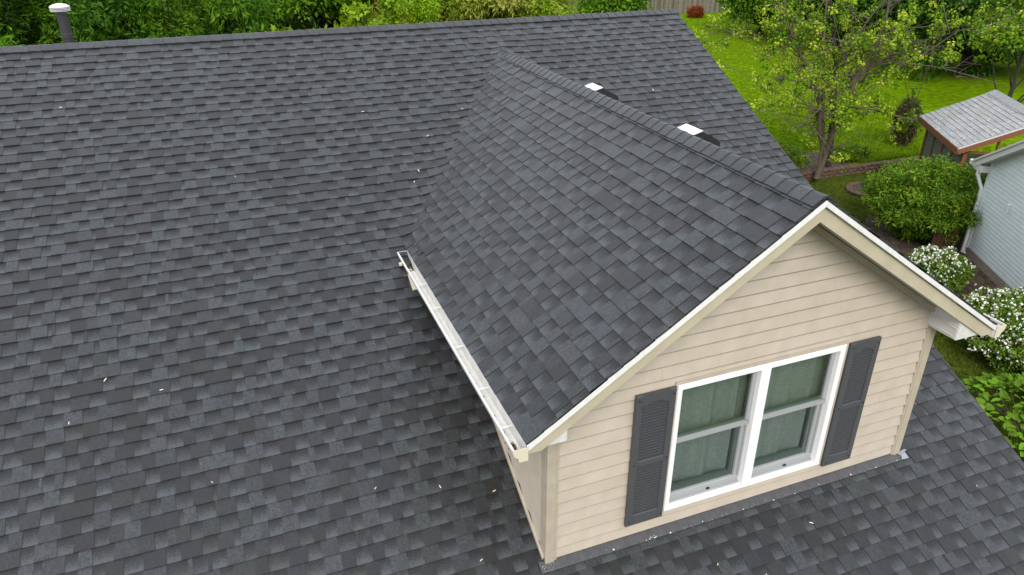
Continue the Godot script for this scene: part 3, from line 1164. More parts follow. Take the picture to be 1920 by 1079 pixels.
func build_flashing(house: Node3D) -> void:
	var hyp := sqrt(1.0 + A * A)
	var v := Vector3(0, -A, 1) / hyp
	var n := Vector3(0, 1, A) / hyp
	var mb := Mb.new()
	for r in [[-0.075, 1.72], [1.712, 4.05]]:
		var lo: float = 0.0175 if r[0] < 1.0 else 0.0195
		var a := Vector3(r[0], 0, 0)
		var b := Vector3(r[1], 0, 0)
		mb.prism(PackedVector3Array([a + v * 0.095 + n * lo, b + v * 0.095 + n * lo, b + v * -0.005 + n * lo, a + v * -0.005 + n * lo]), -n * 0.0015, Color.WHITE, PackedVector2Array(), true)
		mb.box(Vector3((r[0] + r[1]) * 0.5, 0.03, 0.005), Vector3(r[1] - r[0] - 0.09, 0.055, 0.004))
	var fl := part(house, "apron_flashing", mb, mats.flash)
	mb = Mb.new()
	mb.beam(Vector3(3.95, 0.012, 0.045), Vector3(4.07, 0.02, 0.02), 0.025, 0.004)
	mb.prism(PackedVector3Array([Vector3(3.98, 0, 0) + v * 0.095 + n * 0.022, Vector3(4.052, 0, 0) + v * 0.095 + n * 0.022, Vector3(4.052, 0, 0) + v * 0.03 + n * 0.022, Vector3(3.98, 0, 0) + v * 0.03 + n * 0.022]), -n * 0.0015)
	part(fl, "bare_tab", mb, mats.metal, "bare bent metal tab at right end of flashing")
	# flecks of white sealant and paint, mostly along the lower edge
	var buf := PackedFloat32Array()
	var fk := Mb.new()
	fk.plate(PackedVector2Array([Vector2(-0.005, -0.002), Vector2(0.0, -0.005), Vector2(0.005, 0.0), Vector2(0.001, 0.004), Vector2(-0.004, 0.003)]), Vector3.ZERO, Basis(Vector3(1, 0, 0), Vector3(0, 0, -1), Vector3.UP), 0.003)
	var fm := fk.mesh(mats.flake)
	for i in 120:
		var x := rnd(-0.06, 4.04)
		var vv := 0.094 - absf(rng.randfn(0.0, 0.014))
		var s := rnd(0.12, 0.5)
		if i < 26:
			x = rnd(-0.06, 0.06)
			vv = rnd(0.03, 0.09)
			s = rnd(0.15, 0.6)
		elif i < 38:
			x = [0.62, 0.95, 1.2, 1.55, 2.0, 2.35, 2.6, 2.9, 3.3, 3.62, 3.9, 3.98][i - 26]
			s = rnd(0.9, 1.7)
		elif i < 50:
			x = 1.02 + rnd(-0.05, 0.05)
			s = rnd(0.4, 1.2)
		push(buf, Vector3(x, 0, 0) + v * vv + n * 0.021, Basis(Vector3.RIGHT, Vector3(0, 1, A) / hyp, Vector3(0, -A, 1) / hyp) * Basis(Vector3.UP, rnd(0, TAU)) * Basis.from_scale(Vector3(s, 1, s * rnd(0.5, 1.0))), Color.WHITE)
	scatter(fl, "paint_fleck", fm, buf)


func build_vent(house: Node3D, z: float) -> void:
	# slant-back roof vent on the far slope of the dormer, just below its ridge
	var zl := 0.27
	var mb := Mb.new()
	var body := PackedVector2Array([Vector2(2.04, dormer_y(2.04) - 0.03), Vector2(2.2, 3.188), Vector2(2.37, 3.1), Vector2(2.415, 3.06), Vector2(2.42, 2.99), Vector2(2.42, dormer_y(2.42) - 0.03)])
	mb.plate(body, Vector3(0, 0, z + zl * 0.5), Basis.IDENTITY, zl)
	var vt := part(house, "roof_vent", mb, mats.black)
	mb = Mb.new()
	mb.plate(PackedVector2Array([Vector2(2.03, 3.146), Vector2(2.2, 3.192), Vector2(2.2, 3.199), Vector2(2.03, 3.153)]), Vector3(0, 0, z + zl * 0.5 + 0.006), Basis.IDENTITY, zl + 0.012)
	part(vt, "lid", mb, mats.white)
	# screen bars on the end that faces the street
	for i in 9:
		mb = Mb.new()
		var x := 2.1 + 0.028 * i
		var yt: float = minf(3.155, 3.176 - maxf(0.0, x - 2.2) * 0.68) - 0.025
		mb.box(Vector3(x, (yt + dormer_y(x)) * 0.5, z + zl * 0.5 + 0.003), Vector3(0.006, maxf(0.01, yt - dormer_y(x)), 0.006))
		part(vt, "screen_bar", mb, mats.black)


func build_flue(house: Node3D) -> void:
	var c := Vector3(-3.88, 0, -8.0)
	var mb := Mb.new()
	mb.lathe(c, [Vector2(0.07, 2.9), Vector2(0.068, 3.5), Vector2(0.072, 3.505), Vector2(0.072, 3.56), Vector2(0.068, 3.565), Vector2(0.066, 3.84)], 28)
	var f := part(house, "flue_pipe", mb, mats.pipe)
	mb = Mb.new()
	mb.lathe(c, [Vector2(0.06, 3.82), Vector2(0.068, 3.83), Vector2(0.085, 3.853), Vector2(0.04, 3.856)], 28)
	part(f, "collar", mb, mats.metal)
	mb = Mb.new()
	for i in 3:
		var y := 3.856 + 0.017 * i
		mb.lathe(c, [Vector2(0.09, y), Vector2(0.12, y), Vector2(0.127, y + 0.004), Vector2(0.122, y + 0.0085), Vector2(0.09, y + 0.009)], 32)
	mb.lathe(c, [Vector2(0.1, 3.905), Vector2(0.127, 3.906), Vector2(0.124, 3.918), Vector2(0.09, 3.94), Vector2(0.04, 3.953), Vector2(0.0, 3.956)], 32)
	part(f, "rain_cap", mb, mats.white)
	mb = Mb.new()
	mb.lathe(c, [Vector2(0.088, 3.85), Vector2(0.088, 3.91)], 28)
	part(f, "inner_sleeve", mb, mats.black)


func build_seeds() -> void:
	# winged maple seeds lying on the shingles
	var mb := Mb.new()
	mb.plate(PackedVector2Array([Vector2(-0.018, -0.002), Vector2(-0.01, -0.006), Vector2(0.004, -0.007), Vector2(0.016, -0.003), Vector2(0.019, 0.002), Vector2(0.008, 0.004), Vector2(-0.008, 0.002), Vector2(-0.016, 0.003)]), Vector3(0, 0.004, 0), Basis(Vector3(1, 0, 0), Vector3(0, 0, -1), Vector3.UP), 0.003)
	var m := mb.mesh(mats.seed)
	var hyp := sqrt(1.0 + A * A)
	var fr := Basis(Vector3.RIGHT, Vector3(0, 1, A) / hyp, Vector3(0, -A, 1) / hyp)
	for q in [[-3.814, -5.943, 1.1, "below the flue pipe, uppermost on the left"], [-3.409, -2.414, 1.3, "left of the gutter, by the frame's edge"], [-2.945, -2.213, 1.1, "beside its fellow, left of the dormer gutter"], [-3.705, -2.077, 0.9, "lowest of three at the far left"], [-0.317, -5.424, 1.2, "high up, left of the valley"], [1.0, -5.3, 0.9, "in the valley, topmost"], [0.4, -4.9, 1.2, "in the valley, second from the top"], [0.12, -4.36, 1.3, "in the valley, midway down"], [0.02, -4.2, 1.1, "in the valley, lowest, near the gutter"], [-1.269, -0.923, 0.9, "left of the corner post, farthest from it"], [-0.71, -0.799, 1.1, "left of the corner post, middle one"], [-0.247, -0.648, 1.1, "just left of the dormer side wall"], [-0.546, -0.148, 1.0, "bottom left of the corner post"], [3.961, -5.319, 1.4, "right of the dormer ridge, alone"], [1.9, 0.62, 1.2, "on the roof below the window, right one"], [2.6, 0.35, 1.3, "on the roof below the right shutter"], [1.5, 0.42, 0.8, "on the roof below the left half of the window"], [4.6, 0.5, 0.7, "near the lower right rake"], [-2.0, -4.6, 0.7, "on the upper middle of the big slope"], [-2.6, -1.3, 0.7, "lower left, between the scattered pair and the wall"]]:
		var p := Vector3(q[0], -A * q[1], q[1]) + fr.y * 0.013
		if near_valley(p):
			p = lift_main(p)
		single("maple_seed", m, Transform3D(fr * Basis(Vector3.UP, rnd(0, TAU)) * Basis.from_scale(Vector3(0.9, 1, 0.75) * q[2]), p), "pale maple seed on the shingles " + q[3], "seed", "maple seeds on the roof")


# ---------------------------------------------------------------- leaves
func leaf_blade(mb: Mb, at: Vector3, b: Basis, ln: float, wd: float, col: Color, fold := 0.25) -> void:
	var tip := at + b.z * ln
	var m := at + b.z * ln * 0.45
	var l := m - b.x * wd * 0.5 + b.y * wd * fold
	var r := m + b.x * wd * 0.5 + b.y * wd * fold
	mb.tri(at, r, tip, col)
	mb.tri(at, tip, l, col)


func lobed_leaf(mb: Mb, at: Vector3, b: Basis, s: float, col: Color) -> void:
	var pts := [Vector2(0, 0), Vector2(0.42, 0.12), Vector2(0.26, 0.34), Vector2(0.5, 0.62), Vector2(0.18, 0.6), Vector2(0, 1.05), Vector2(-0.18, 0.6), Vector2(-0.5, 0.62), Vector2(-0.26, 0.34), Vector2(-0.42, 0.12)]
	var c := at + b.z * s * 0.42
	for i in pts.size():
		var p: Vector2 = pts[i]
		var q: Vector2 = pts[(i + 1) % pts.size()]
		mb.tri(c, at + b.x * p.x * s + b.z * p.y * s - b.y * absf(p.x) * s * 0.3, at + b.x * q.x * s + b.z * q.y * s - b.y * absf(q.x) * s * 0.3, col)


func sprig(kind: String, n: int, spread: float, s: float, sd: int) -> ArrayMesh:
	var keep := rng.seed
	var state := rng.state
	rng.seed = sd
	var mb := Mb.new()
	for i in n:
		var d := (rdir() + Vector3(0, 0.15, 0)).normalized()
		var at := d * spread * rnd(0.15, 1.0)
		var z := (d + Vector3(0, -0.5, 0) + rdir() * 0.5).normalized()
		var x := z.cross(Vector3.UP + rdir() * 0.5).normalized()
		var b := Basis(x, z.cross(x) * -1.0, z)
		var k := rnd(0.75, 1.2)
		var col := Color(k * rnd(0.95, 1.08), k, k * 0.95)
		var sz := s * rnd(0.75, 1.25)
		match kind:
			"lobed": lobed_leaf(mb, at, b, sz, col)
			"long": leaf_blade(mb, at, b, sz * 1.5, sz * 0.42, col)
			_: leaf_blade(mb, at, b, sz, sz * 0.62, col)
	rng.seed = keep
	rng.state = state
	return mb.mesh(mats.leaf)


# a plain tree: trunk, limbs and a crown of leaf clumps inside an uneven ellipsoid
func tree(called: String, label: String, base: Vector3, height: float, r: Vector3, crown_y: float, clumps: int, per: int, m: Mesh, cols: Array, clump_r: float, trunk_r: float, group := "trees behind the house", bark: Material = null, size := Vector2(0.8, 1.3), n_limbs := 46) -> Node3D:
	var t := thing(called, label, "tree", base, group)
	var mb := Mb.new()
	var path := PackedVector3Array()
	var rad := PackedFloat32Array()
	var lean := Vector3(rnd(-0.06, 0.06), 0, rnd(-0.06, 0.06))
	for i in 9:
		var k := i / 8.0
		path.append(base + Vector3(0, -0.1 + height * 0.92 * k, 0) + lean * height * k + Vector3(rnd(-0.06, 0.06), 0, rnd(-0.06, 0.06)) * (1.0 if i else 0.0))
		rad.append(trunk_r * (1.25 if i == 0 else 1.0) * (1.0 - 0.85 * k))
	mb.tube(path, rad, 9)
	var c := base + Vector3(0, crown_y, 0) + lean * crown_y
	var centres := []
	for i in clumps:
		var d := rdir()
		if d.y < -0.35:
			d.y *= 0.4
			d = d.normalized()
		var k := pow(rng.randf(), 0.33) * rnd(0.82, 1.08)
		centres.append(c + Vector3(d.x * r.x, d.y * r.y, d.z * r.z) * k)
	var limbs := Mb.new()
	for i in mini(clumps, n_limbs):
		var q: Vector3 = centres[i]
		var k := clampf((q.y - base.y) / height * 0.75 - rnd(0.05, 0.2), 0.15, 0.9)
		var j := int(k * 8.0)
		var s: Vector3 = path[j]
		var mid := s.lerp(q, 0.5) + Vector3(0, -0.12 * s.distance_to(q), 0) + rdir() * 0.15
		var r0: float = minf(rad[j] * 0.6, 0.03 + 0.012 * s.distance_to(q))
		limbs.tube(PackedVector3Array([s, s.lerp(mid, 0.5), mid, q]), PackedFloat32Array([r0, r0 * 0.75, r0 * 0.5, r0 * 0.15]), 5)
	var bk: Material = bark if bark else mats.darkbark
	part(t, "trunk", mb, bk)
	part(t, "limbs", limbs, bk, "", "stuff")
	var buf := PackedFloat32Array()
	for q: Vector3 in centres:
		var tone: Color = cols[rng.randi() % cols.size()]
		var kk := rnd(0.85, 1.15)
		for i in per:
			var p := q + rdir() * clump_r * pow(rng.randf(), 0.5) * Vector3(1, 0.7, 1)
			if p.y < base.y + 0.15:
				continue
			var k2 := kk * rnd(0.85, 1.15)
			push(buf, p, rbasis(rnd(size.x, size.y)), Color(tone.r * k2, tone.g * k2, tone.b * k2))
	scatter(t, "crown", m, buf)
	return t


# a shrub: stems from the ground and leaf clumps through a dome
func shrub(called: String, label: String, category: String, base: Vector3, r: Vector3, n: int, m: Mesh, cols: Array, stems := 14, group := "", size := Vector2(0.8, 1.3), shell := 0.3, lump := 0.18, taper := 0.25) -> Node3D:
	var t := thing(called, label, category, base, group)
	var mb := Mb.new()
	for i in stems:
		var a := rnd(0, TAU)
		var k := rnd(0.2, 0.75)
		var q := base + Vector3(cos(a) * r.x * k, r.y * rnd(0.9, 1.5), sin(a) * r.z * k)
		var s := base + Vector3(cos(a) * 0.12, -0.05, sin(a) * 0.12)
		mb.tube(PackedVector3Array([s, s.lerp(q, 0.5) + Vector3(0, 0.1, 0), q]), PackedFloat32Array([0.02, 0.014, 0.005]), 5)
	part(t, "stems", mb, mats.stem)
	var nz := FastNoiseLite.new()
	nz.seed = int(base.x * 100.0)
	nz.frequency = 1.1
	var buf := PackedFloat32Array()
	for i in n:
		var d := rdir()
		if d.y < -0.75:
			continue
		var k := pow(rng.randf(), shell)
		var lumpy := (1.0 + lump * nz.get_noise_3dv(d * 2.2) * 2.0) * Vector3(1.0 + minf(0.0, d.y) * taper, 1.0, 1.0 + minf(0.0, d.y) * taper)
		var p := base + Vector3(0, r.y * 0.95, 0) + Vector3(d.x * r.x, d.y * r.y, d.z * r.z) * k * lumpy
		if p.y < base.y + 0.03:
			continue
		var tone: Color = cols[rng.randi() % cols.size()]
		var kk := rnd(0.8, 1.2)
		push(buf, p, rbasis(rnd(size.x, size.y)), Color(tone.r * kk, tone.g * kk, tone.b * kk))
	scatter(t, "foliage", m, buf)
	return t


func build_maple() -> void:
	var base := Vector3(16.1, -2.95, -14.27)
	var t := thing("maple_tree", "young maple with several slender trunks and sparse fresh yellow green leaves beyond the dormer ridge", "tree", base)
	var limbs := [
		[[15.92, -3.0, -14.05, 0.17], [16.15, -2.2, -14.1, 0.14], [15.77, -1.4, -14.17, 0.125], [15.71, -0.66, -14.23, 0.115], [15.43, 0.24, -14.49, 0.095], [15.05, 1.03, -14.87, 0.075], [14.64, 1.96, -15.27, 0.055], [14.33, 2.73, -15.58, 0.045], [13.9, 4.2, -15.9, 0.02]],
		[[16.15, -3.0, -14.22, 0.19], [16.27, -1.51, -14.1, 0.15], [16.5, -0.48, -13.87, 0.13], [16.51, 0.27, -13.86, 0.115], [16.81, 1.27, -13.58, 0.085], [16.88, 2.21, -13.5, 0.065], [16.85, 3.25, -13.5, 0.05], [16.9, 4.8, -13.4, 0.02]],
		[[17.04, -3.0, -14.74, 0.2], [16.92, -1.2, -14.86, 0.17], [16.74, 0.55, -15.03, 0.14], [16.55, 1.7, -15.23, 0.11], [16.23, 3.12, -15.54, 0.07], [16.0, 5.2, -15.7, 0.025]],
		[[16.0, -2.9, -14.1, 0.09], [15.9, -1.6, -14.05, 0.075], [15.73, -0.4, -14.2, 0.065], [15.57, 0.75, -14.36, 0.055], [15.47, 2.02, -14.46, 0.042], [15.39, 3.08, -14.54, 0.03], [15.2, 4.6, -14.6, 0.012]],
		[[16.6, 0.4, -13.8, 0.06], [16.95, 0.85, -13.45, 0.05], [17.33, 1.32, -13.07, 0.042], [17.85, 1.59, -12.56, 0.032], [18.36, 1.86, -12.06, 0.02], [18.9, 2.0, -11.6, 0.01]],
		[[16.5, 0.1, -13.85, 0.045], [16.8, 0.74, -13.6, 0.04], [17.3, 0.82, -13.1, 0.03], [17.98, 0.8, -12.43, 0.018], [18.5, 0.7, -12.0, 0.008]],
		[[15.2, 0.8, -14.75, 0.05], [14.55, 1.33, -15.78, 0.04], [13.95, 1.37, -16.37, 0.028], [13.57, 1.51, -16.73, 0.016]],
		[[16.51, 0.2, -13.86, 0.06], [16.2, 0.9, -14.2, 0.05], [16.36, 1.5, -14.01, 0.04], [16.61, 2.2, -13.77, 0.03], [17.0, 3.3, -13.2, 0.014]],
		[[15.6, -0.2, -14.3, 0.05], [14.9, 0.2, -14.4, 0.035], [14.2, 0.35, -14.7, 0.022], [13.5, 0.3, -15.0, 0.01]],
		[[15.7, -0.7, -14.2, 0.05], [15.1, -0.5, -13.6, 0.032], [14.5, -0.6, -13.3, 0.02], [14.0, -0.8, -13.1, 0.01]],
		[[16.45, -0.6, -13.9, 0.05], [17.0, -0.6, -13.2, 0.034], [17.6, -0.8, -12.7, 0.02], [18.2, -0.9, -12.3, 0.01]]]
	var wood := Mb.new()
	var tips := []
	for l in limbs.size():
		var path := PackedVector3Array()
		var rad := PackedFloat32Array()
		for q in limbs[l]:
			path.append(Vector3(q[0], q[1], q[2]))
			rad.append(q[3] * (0.58 if l < 4 else 0.7))
		if l < 4:
			var mb := Mb.new()
			mb.tube(path, rad, 9)
			part(t, "trunk", mb, mats.darkbark if l == 2 else mats.bark)
		else:
			wood.tube(path, rad, 6)
		# side branches
		var start := 2 if l < 4 else 1
		for i in range(start, path.size()):
			for r in (5 if l < 4 else 4):
				var s := path[i - 1].lerp(path[i], rng.randf())
				var dir := (rdir() + Vector3(0, 0.25, 0) + (s - base) * Vector3(0.12, 0, 0.12)).normalized()
				var ln := rnd(0.8, 2.3)
				if s.y < -1.2:
					ln *= 0.7
				var m1 := s + dir * ln * 0.5 + Vector3(0, rnd(-0.05, 0.15), 0)
				var e := s + dir * ln + Vector3(0, rnd(-0.1, 0.35), 0)
				wood.tube(PackedVector3Array([s, m1, e]), PackedFloat32Array([minf(0.026, rad[i]), 0.013, 0.004]), 5)
				for k in 4:
					var f := rnd(0.3, 1.0)
					var p := s.lerp(m1, f * 2.0) if f < 0.5 else m1.lerp(e, f * 2.0 - 1.0)
					var d2 := (dir + rdir() * 0.9).normalized()
					var tw := p + d2 * rnd(0.2, 0.75)
					wood.tube(PackedVector3Array([p, tw]), PackedFloat32Array([0.007, 0.003]), 4)
					if rng.randf() < 0.8:
						tips.append(tw)
					if rng.randf() < 0.35:
						tips.append(p.lerp(tw, 0.6))
				tips.append(e)
	part(t, "branches", wood, mats.bark, "", "stuff")
	var sp := sprig("lobed", 9, 0.11, 0.072, 901)
	var buf := PackedFloat32Array()
	var cols := [Color(0.27, 0.4, 0.018), Color(0.21, 0.34, 0.014), Color(0.36, 0.45, 0.035), Color(0.085, 0.19, 0.008), Color(0.19, 0.27, 0.012)]
	for p: Vector3 in tips:
		if (p.x > 17.4 and p.z > -12.8 and p.y < 1.6) or (p.y < -1.0 and absf(p.x - 16.2) < 1.3):
			continue
		var tone: Color = cols[rng.randi() % cols.size()]
		for i in 1 + rng.randi() % 3:
			var k := rnd(0.8, 1.15)
			push(buf, p + rdir() * rnd(0.0, 0.17), rbasis(rnd(0.8, 1.35)), Color(tone.r * k, tone.g * k, tone.b * k))
	scatter(t, "crown", sp, buf)


func build_trees() -> void:
	var big := sprig("lobed", 9, 0.26, 0.17, 911)
	var mid := sprig("leaf", 14, 0.26, 0.14, 912)
	var far := sprig("leaf", 12, 0.42, 0.24, 913)
	var lng := sprig("long", 15, 0.2, 0.1, 914)
	var dark := [Color(0.045, 0.12, 0.006), Color(0.07, 0.17, 0.008), Color(0.1, 0.21, 0.01), Color(0.05, 0.13, 0.008)]
	var green := [Color(0.09, 0.2, 0.008), Color(0.12, 0.24, 0.01), Color(0.075, 0.17, 0.008)]
	var lime := [Color(0.3, 0.42, 0.02), Color(0.24, 0.38, 0.015), Color(0.36, 0.44, 0.04), Color(0.34, 0.36, 0.07), Color(0.18, 0.31, 0.012)]
	var spray := sprig("long", 15, 0.2, 0.105, 917)
	build_maple()
	# left of the frame to the middle, beyond the main ridge
	tree("broadleaf_tree", "dense dark green maple with large lobed leaves behind the flue pipe", Vector3(-6.2, G, -15.5), 8.0, Vector3(3.3, 3.4, 2.6), 5.2, 120, 34, spray, dark, 0.62, 0.24)
	tree("broadleaf_tree", "dark green maple with drooping leaf sprays just right of the flue pipe", Vector3(-3.0, G, -17.0), 8.0, Vector3(2.5, 3.4, 2.4), 5.0, 90, 34, spray, dark, 0.62, 0.22)
	tree("broadleaf_tree", "tall shady tree at the left edge behind the maples", Vector3(-10.5, G, -22.0), 10.0, Vector3(4.5, 4.2, 4.0), 5.6, 200, 26, mid, dark, 1.0, 0.3)
	tree("broadleaf_tree", "tall shady tree behind the two dark maples", Vector3(-4.8, G, -25.0), 10.0, Vector3(4.6, 4.4, 4.0), 5.2, 220, 26, mid, dark, 1.0, 0.3)
	tree("open_tree", "open tree with dark bare trunk left of the yellow green saplings", Vector3(0.4, G, -22.0), 9.0, Vector3(2.8, 2.6, 2.6), 6.6, 80, 22, mid, green, 0.7, 0.2)
	tree("open_tree", "open tree with thick dark trunk above the yellow green saplings", Vector3(2.1, G, -24.0), 9.5, Vector3(2.8, 2.6, 2.6), 7.2, 80, 22, mid, green, 0.7, 0.25)
	tree("broadleaf_tree", "shaded tree in the dark gap left of the lime green tree", Vector3(0.0, G, -36.0), 10.0, Vector3(5.0, 4.6, 4.0), 4.8, 200, 24, far, dark, 1.1, 0.3)
	tree("broadleaf_tree", "shaded tree far behind the open trunks", Vector3(5.5, G, -38.0), 10.0, Vector3(4.5, 4.6, 4.0), 5.0, 180, 24, far, dark, 1.1, 0.3)
	tree("lime_tree", "lime green tree with tan seed clusters standing left of its twin behind the ridge", Vector3(4.2, G, -21.5), 8.0, Vector3(2.5, 3.4, 2.5), 5.0, 170, 34, lng, lime, 0.6, 0.16, "lime green trees behind the ridge", mats.bark)
	tree("lime_tree", "lime green tree with thin dark stems behind the ridge, left of the dark gap", Vector3(7.5, G, -20.5), 8.0, Vector3(2.3, 3.4, 2.4), 5.0, 160, 34, lng, lime, 0.6, 0.16, "lime green trees behind the ridge", mats.darkbark)
	tree("broadleaf_tree", "mid green tree far behind the lime green trees", Vector3(13.0, G, -42.0), 11.0, Vector3(5.5, 5.0, 4.5), 5.0, 200, 24, far, dark, 1.2, 0.3)
	tree("young_tree", "small feathery green tree in front of the old fence corner", Vector3(20.0, G, -36.0), 4.6, Vector3(2.0, 1.6, 1.8), 2.6, 60, 22, far, green, 0.8, 0.12)
	# saplings whose tips show over the ridge
	var spot := [[-0.6, -13.2, 5.75, "low yellow green sapling poking over the ridge, leftmost"], [0.35, -13.4, 5.85, "yellow green sapling poking over the ridge below the dark trunks"], [1.15, -13.3, 6.25, "yellow green sapling poking over the ridge beside the lime green tree"], [1.75, -13.0, 6.6, "yellow green sapling poking over the ridge, against the lime green tree"]]
	for s in spot:
		tree("sapling", s[3], Vector3(s[0], G, s[1]), s[2], Vector3(0.62, 1.5, 0.6), s[2] - 1.3, 26, 14, sprig("lobed", 7, 0.13, 0.1, 915), [Color(0.22, 0.32, 0.008), Color(0.18, 0.29, 0.008), Color(0.14, 0.25, 0.008)], 0.26, 0.04, "saplings behind the ridge", mats.bark)
	# right side
	tree("broadleaf_tree", "large dark green tree filling the upper right corner", Vector3(35.5, G, -25.0), 11.0, Vector3(5.6, 5.2, 4.6), 4.9, 250, 26, far, [Color(0.045, 0.11, 0.012), Color(0.06, 0.14, 0.014), Color(0.035, 0.08, 0.012)], 1.0, 0.3, "trees along the far side of the lawn")
	tree("broadleaf_tree", "dark green tree at the far lawn edge between the maple and the corner tree", Vector3(35.0, G, -34.0), 10.0, Vector3(4.6, 4.6, 4.0), 4.6, 190, 24, far, dark, 1.1, 0.28, "trees along the far side of the lawn")
	tree("broadleaf_tree", "bright green bushy tree at the lawn edge behind the maple's left limbs", Vector3(34.8, G, -41.5), 7.0, Vector3(3.3, 3.2, 3.0), 3.6, 170, 24, far, green, 1.0, 0.2, "trees along the far side of the lawn")
	tree("broadleaf_tree", "green tree far right beyond the pavilion roof", Vector3(42.0, G, -19.0), 10.0, Vector3(5.0, 4.6, 4.2), 4.6, 200, 24, far, green, 1.1, 0.28, "trees along the far side of the lawn")
	tree("slim_tree", "slim tree with two leaning dark stems behind the pavilion roof", Vector3(27.0, G, -16.2), 8.0, Vector3(2.6, 2.2, 2.2), 4.2, 60, 18, sprig("lobed", 7, 0.14, 0.11, 916), [Color(0.12, 0.23, 0.01), Color(0.09, 0.19, 0.01), Color(0.16, 0.26, 0.015)], 0.5, 0.1, "", mats.darkbark, Vector2(0.8, 1.3), 7)
	# the far end of the yards
	var back := [[-22.0, -62.0], [-12.0, -66.0], [-2.0, -64.0], [8.0, -66.0], [18.0, -72.0], [30.0, -76.0], [42.0, -68.0], [52.0, -52.0], [60.0, -36.0]]
	var say := ["far left", "second from the left", "third from the left", "fourth from the left", "fifth from the left", "sixth from the left", "third from the right", "second from the right", "rightmost"]
	for i in back.size():
		tree("distant_tree", "distant dark tree in the row ending the yards, " + say[i], Vector3(back[i][0], G, back[i][1]), 13.0, Vector3(7.0, 6.2, 5.0), 5.8, 170, 20, far, dark, 1.7, 0.35, "row of distant trees", null, Vector2(1.3, 2.0))


func build_shrubs() -> void:
	var sm := sprig("leaf", 12, 0.085, 0.06, 921)
	var sl := sprig("long", 10, 0.11, 0.075, 922)
	var green := [Color(0.12, 0.22, 0.014), Color(0.085, 0.175, 0.012), Color(0.19, 0.28, 0.02), Color(0.06, 0.13, 0.01)]
	shrub("rounded_shrub", "large rounded bright green shrub beside the pavilion and the brown fence", "shrub", Vector3(15.5, G, -9.4), Vector3(1.68, 1.08, 1.45), 6800, sl, green, 24, "", Vector2(0.8, 1.4), 0.25, 0.24, 0.62)
	# two white flowering shrubs: leaves, then flower heads over the sunny side of the dome
	for q in [[Vector3(13.25, G, -6.95), Vector3(0.74, 0.5, 0.7), 2100, 480, "small rounded white flowering shrub beside the neighbour's house corner"], [Vector3(12.25, G, -3.9), Vector3(1.2, 0.72, 1.25), 5200, 850, "large spreading white flowering shrub below the dormer's right eave"]]:
		var t := shrub("flowering_shrub", q[4], "shrub", q[0], q[1], q[2], sm, [Color(0.1, 0.19, 0.016), Color(0.07, 0.15, 0.014), Color(0.14, 0.23, 0.025), Color(0.18, 0.25, 0.05)], 18, "white flowering shrubs", Vector2(0.7, 1.2), 0.22, 0.16)
		var fl := Mb.new()
		for i in 14:
			var d := (rdir() + Vector3(0, 0.5, 0)).normalized()
			var x := d.cross(Vector3(0.3, 1, 0.2)).normalized() * 0.0085
			var z := d.cross(x).normalized() * 0.0085
			var o := d * 0.021
			fl.quad(o - x - z, o + x - z, o + x + z, o - x + z)
		var fm := fl.mesh(mats.petal)
		var nz := FastNoiseLite.new()
		nz.seed = int(q[0].x * 100.0)
		nz.frequency = 1.1
		var nb := FastNoiseLite.new()
		nb.seed = 5
		nb.frequency = 1.4
		var buf := PackedFloat32Array()
		var r: Vector3 = q[1]
		var n := 0
		var guard := 0
		while n < q[3] and guard < 20000:
			guard += 1
			var d := rdir()
			if d.y < -0.3 or rng.randf() > 0.15 + 0.7 * d.y - 0.35 * d.x + 1.3 * nb.get_noise_3dv(d * 2.6):
				continue
			var lumpy := 1.0 + 0.16 * nz.get_noise_3dv(d * 2.2) * 2.0
			var p: Vector3 = q[0] + Vector3(0, r.y * 0.95, 0) + Vector3(d.x * r.x, d.y * r.y, d.z * r.z) * lumpy * rnd(0.98, 1.05)
			push(buf, p, rbasis(rnd(0.7, 1.25)), Color.WHITE)
			n += 1
		scatter(t, "blossom", fm, buf)
	# a mound of broad bright leaves at the right edge: the largest leaves are parts of their own
	var c := Vector3(10.15, G, -2.15)
	var t2 := thing("broad_leaved_plant", "low mound of broad bright green leaves below the right rake of the roof", "plant", c)
	var st := Mb.new()
	for i in 16:
		var a := rnd(0, TAU)
		st.tube(PackedVector3Array([c + Vector3(cos(a) * 0.1, 0, sin(a) * 0.1), c + Vector3(cos(a) * 0.7, 0.6, sin(a) * 0.7)]), PackedFloat32Array([0.012, 0.006]), 5)
	part(t2, "stems", st, mats.stem)
	var kinds := []
	for i in 4:
		var mb := Mb.new()
		var k: float = [0.8, 0.95, 1.1, 1.25][i]
		var col := Color(0.1 * k, 0.2 * k * rnd(0.9, 1.1), 0.012)
		# ovate leaf with a folded midrib, two rows of facets
		var half := [Vector2(0.0, 0.0), Vector2(0.042, 0.03), Vector2(0.055, 0.065), Vector2(0.04, 0.11), Vector2(0.0, 0.155)]
		for s: float in [-1.0, 1.0]:
			for j in 4:
				var p: Vector2 = half[j]
				var q: Vector2 = half[j + 1]
				var dip := func(z: float) -> float: return -z * z * 2.2
				mb.quad(Vector3(0, dip.call(p.y), p.y), Vector3(s * p.x, 0.012 + dip.call(p.y), p.y), Vector3(s * q.x, 0.012 + dip.call(q.y), q.y), Vector3(0, dip.call(q.y), q.y), col)
		kinds.append(mb.mesh(mats.leaf))
	var leaves := []
	for i in 900:
		var d := rdir()
		d.y = absf(d.y)
		var r := 0.9 + 0.1 * rng.randf()
		var p := c + Vector3(d.x * 1.25, 0.12 + d.y * 0.72, d.z * 1.25) * Vector3(r, 1, r)
		var out := (Vector3(d.x, 0.25, d.z) + rdir() * 0.5).normalized()
		var up := (Vector3(d.x * 0.5, 1.0, d.z * 0.5) + rdir() * 0.35).normalized()
		var x := up.cross(out).normalized()
		leaves.append([p, Basis(x, out.cross(x), out).scaled(Vector3.ONE * rnd(0.7, 1.25)), seen(p) / p.distance_to(CAM)])
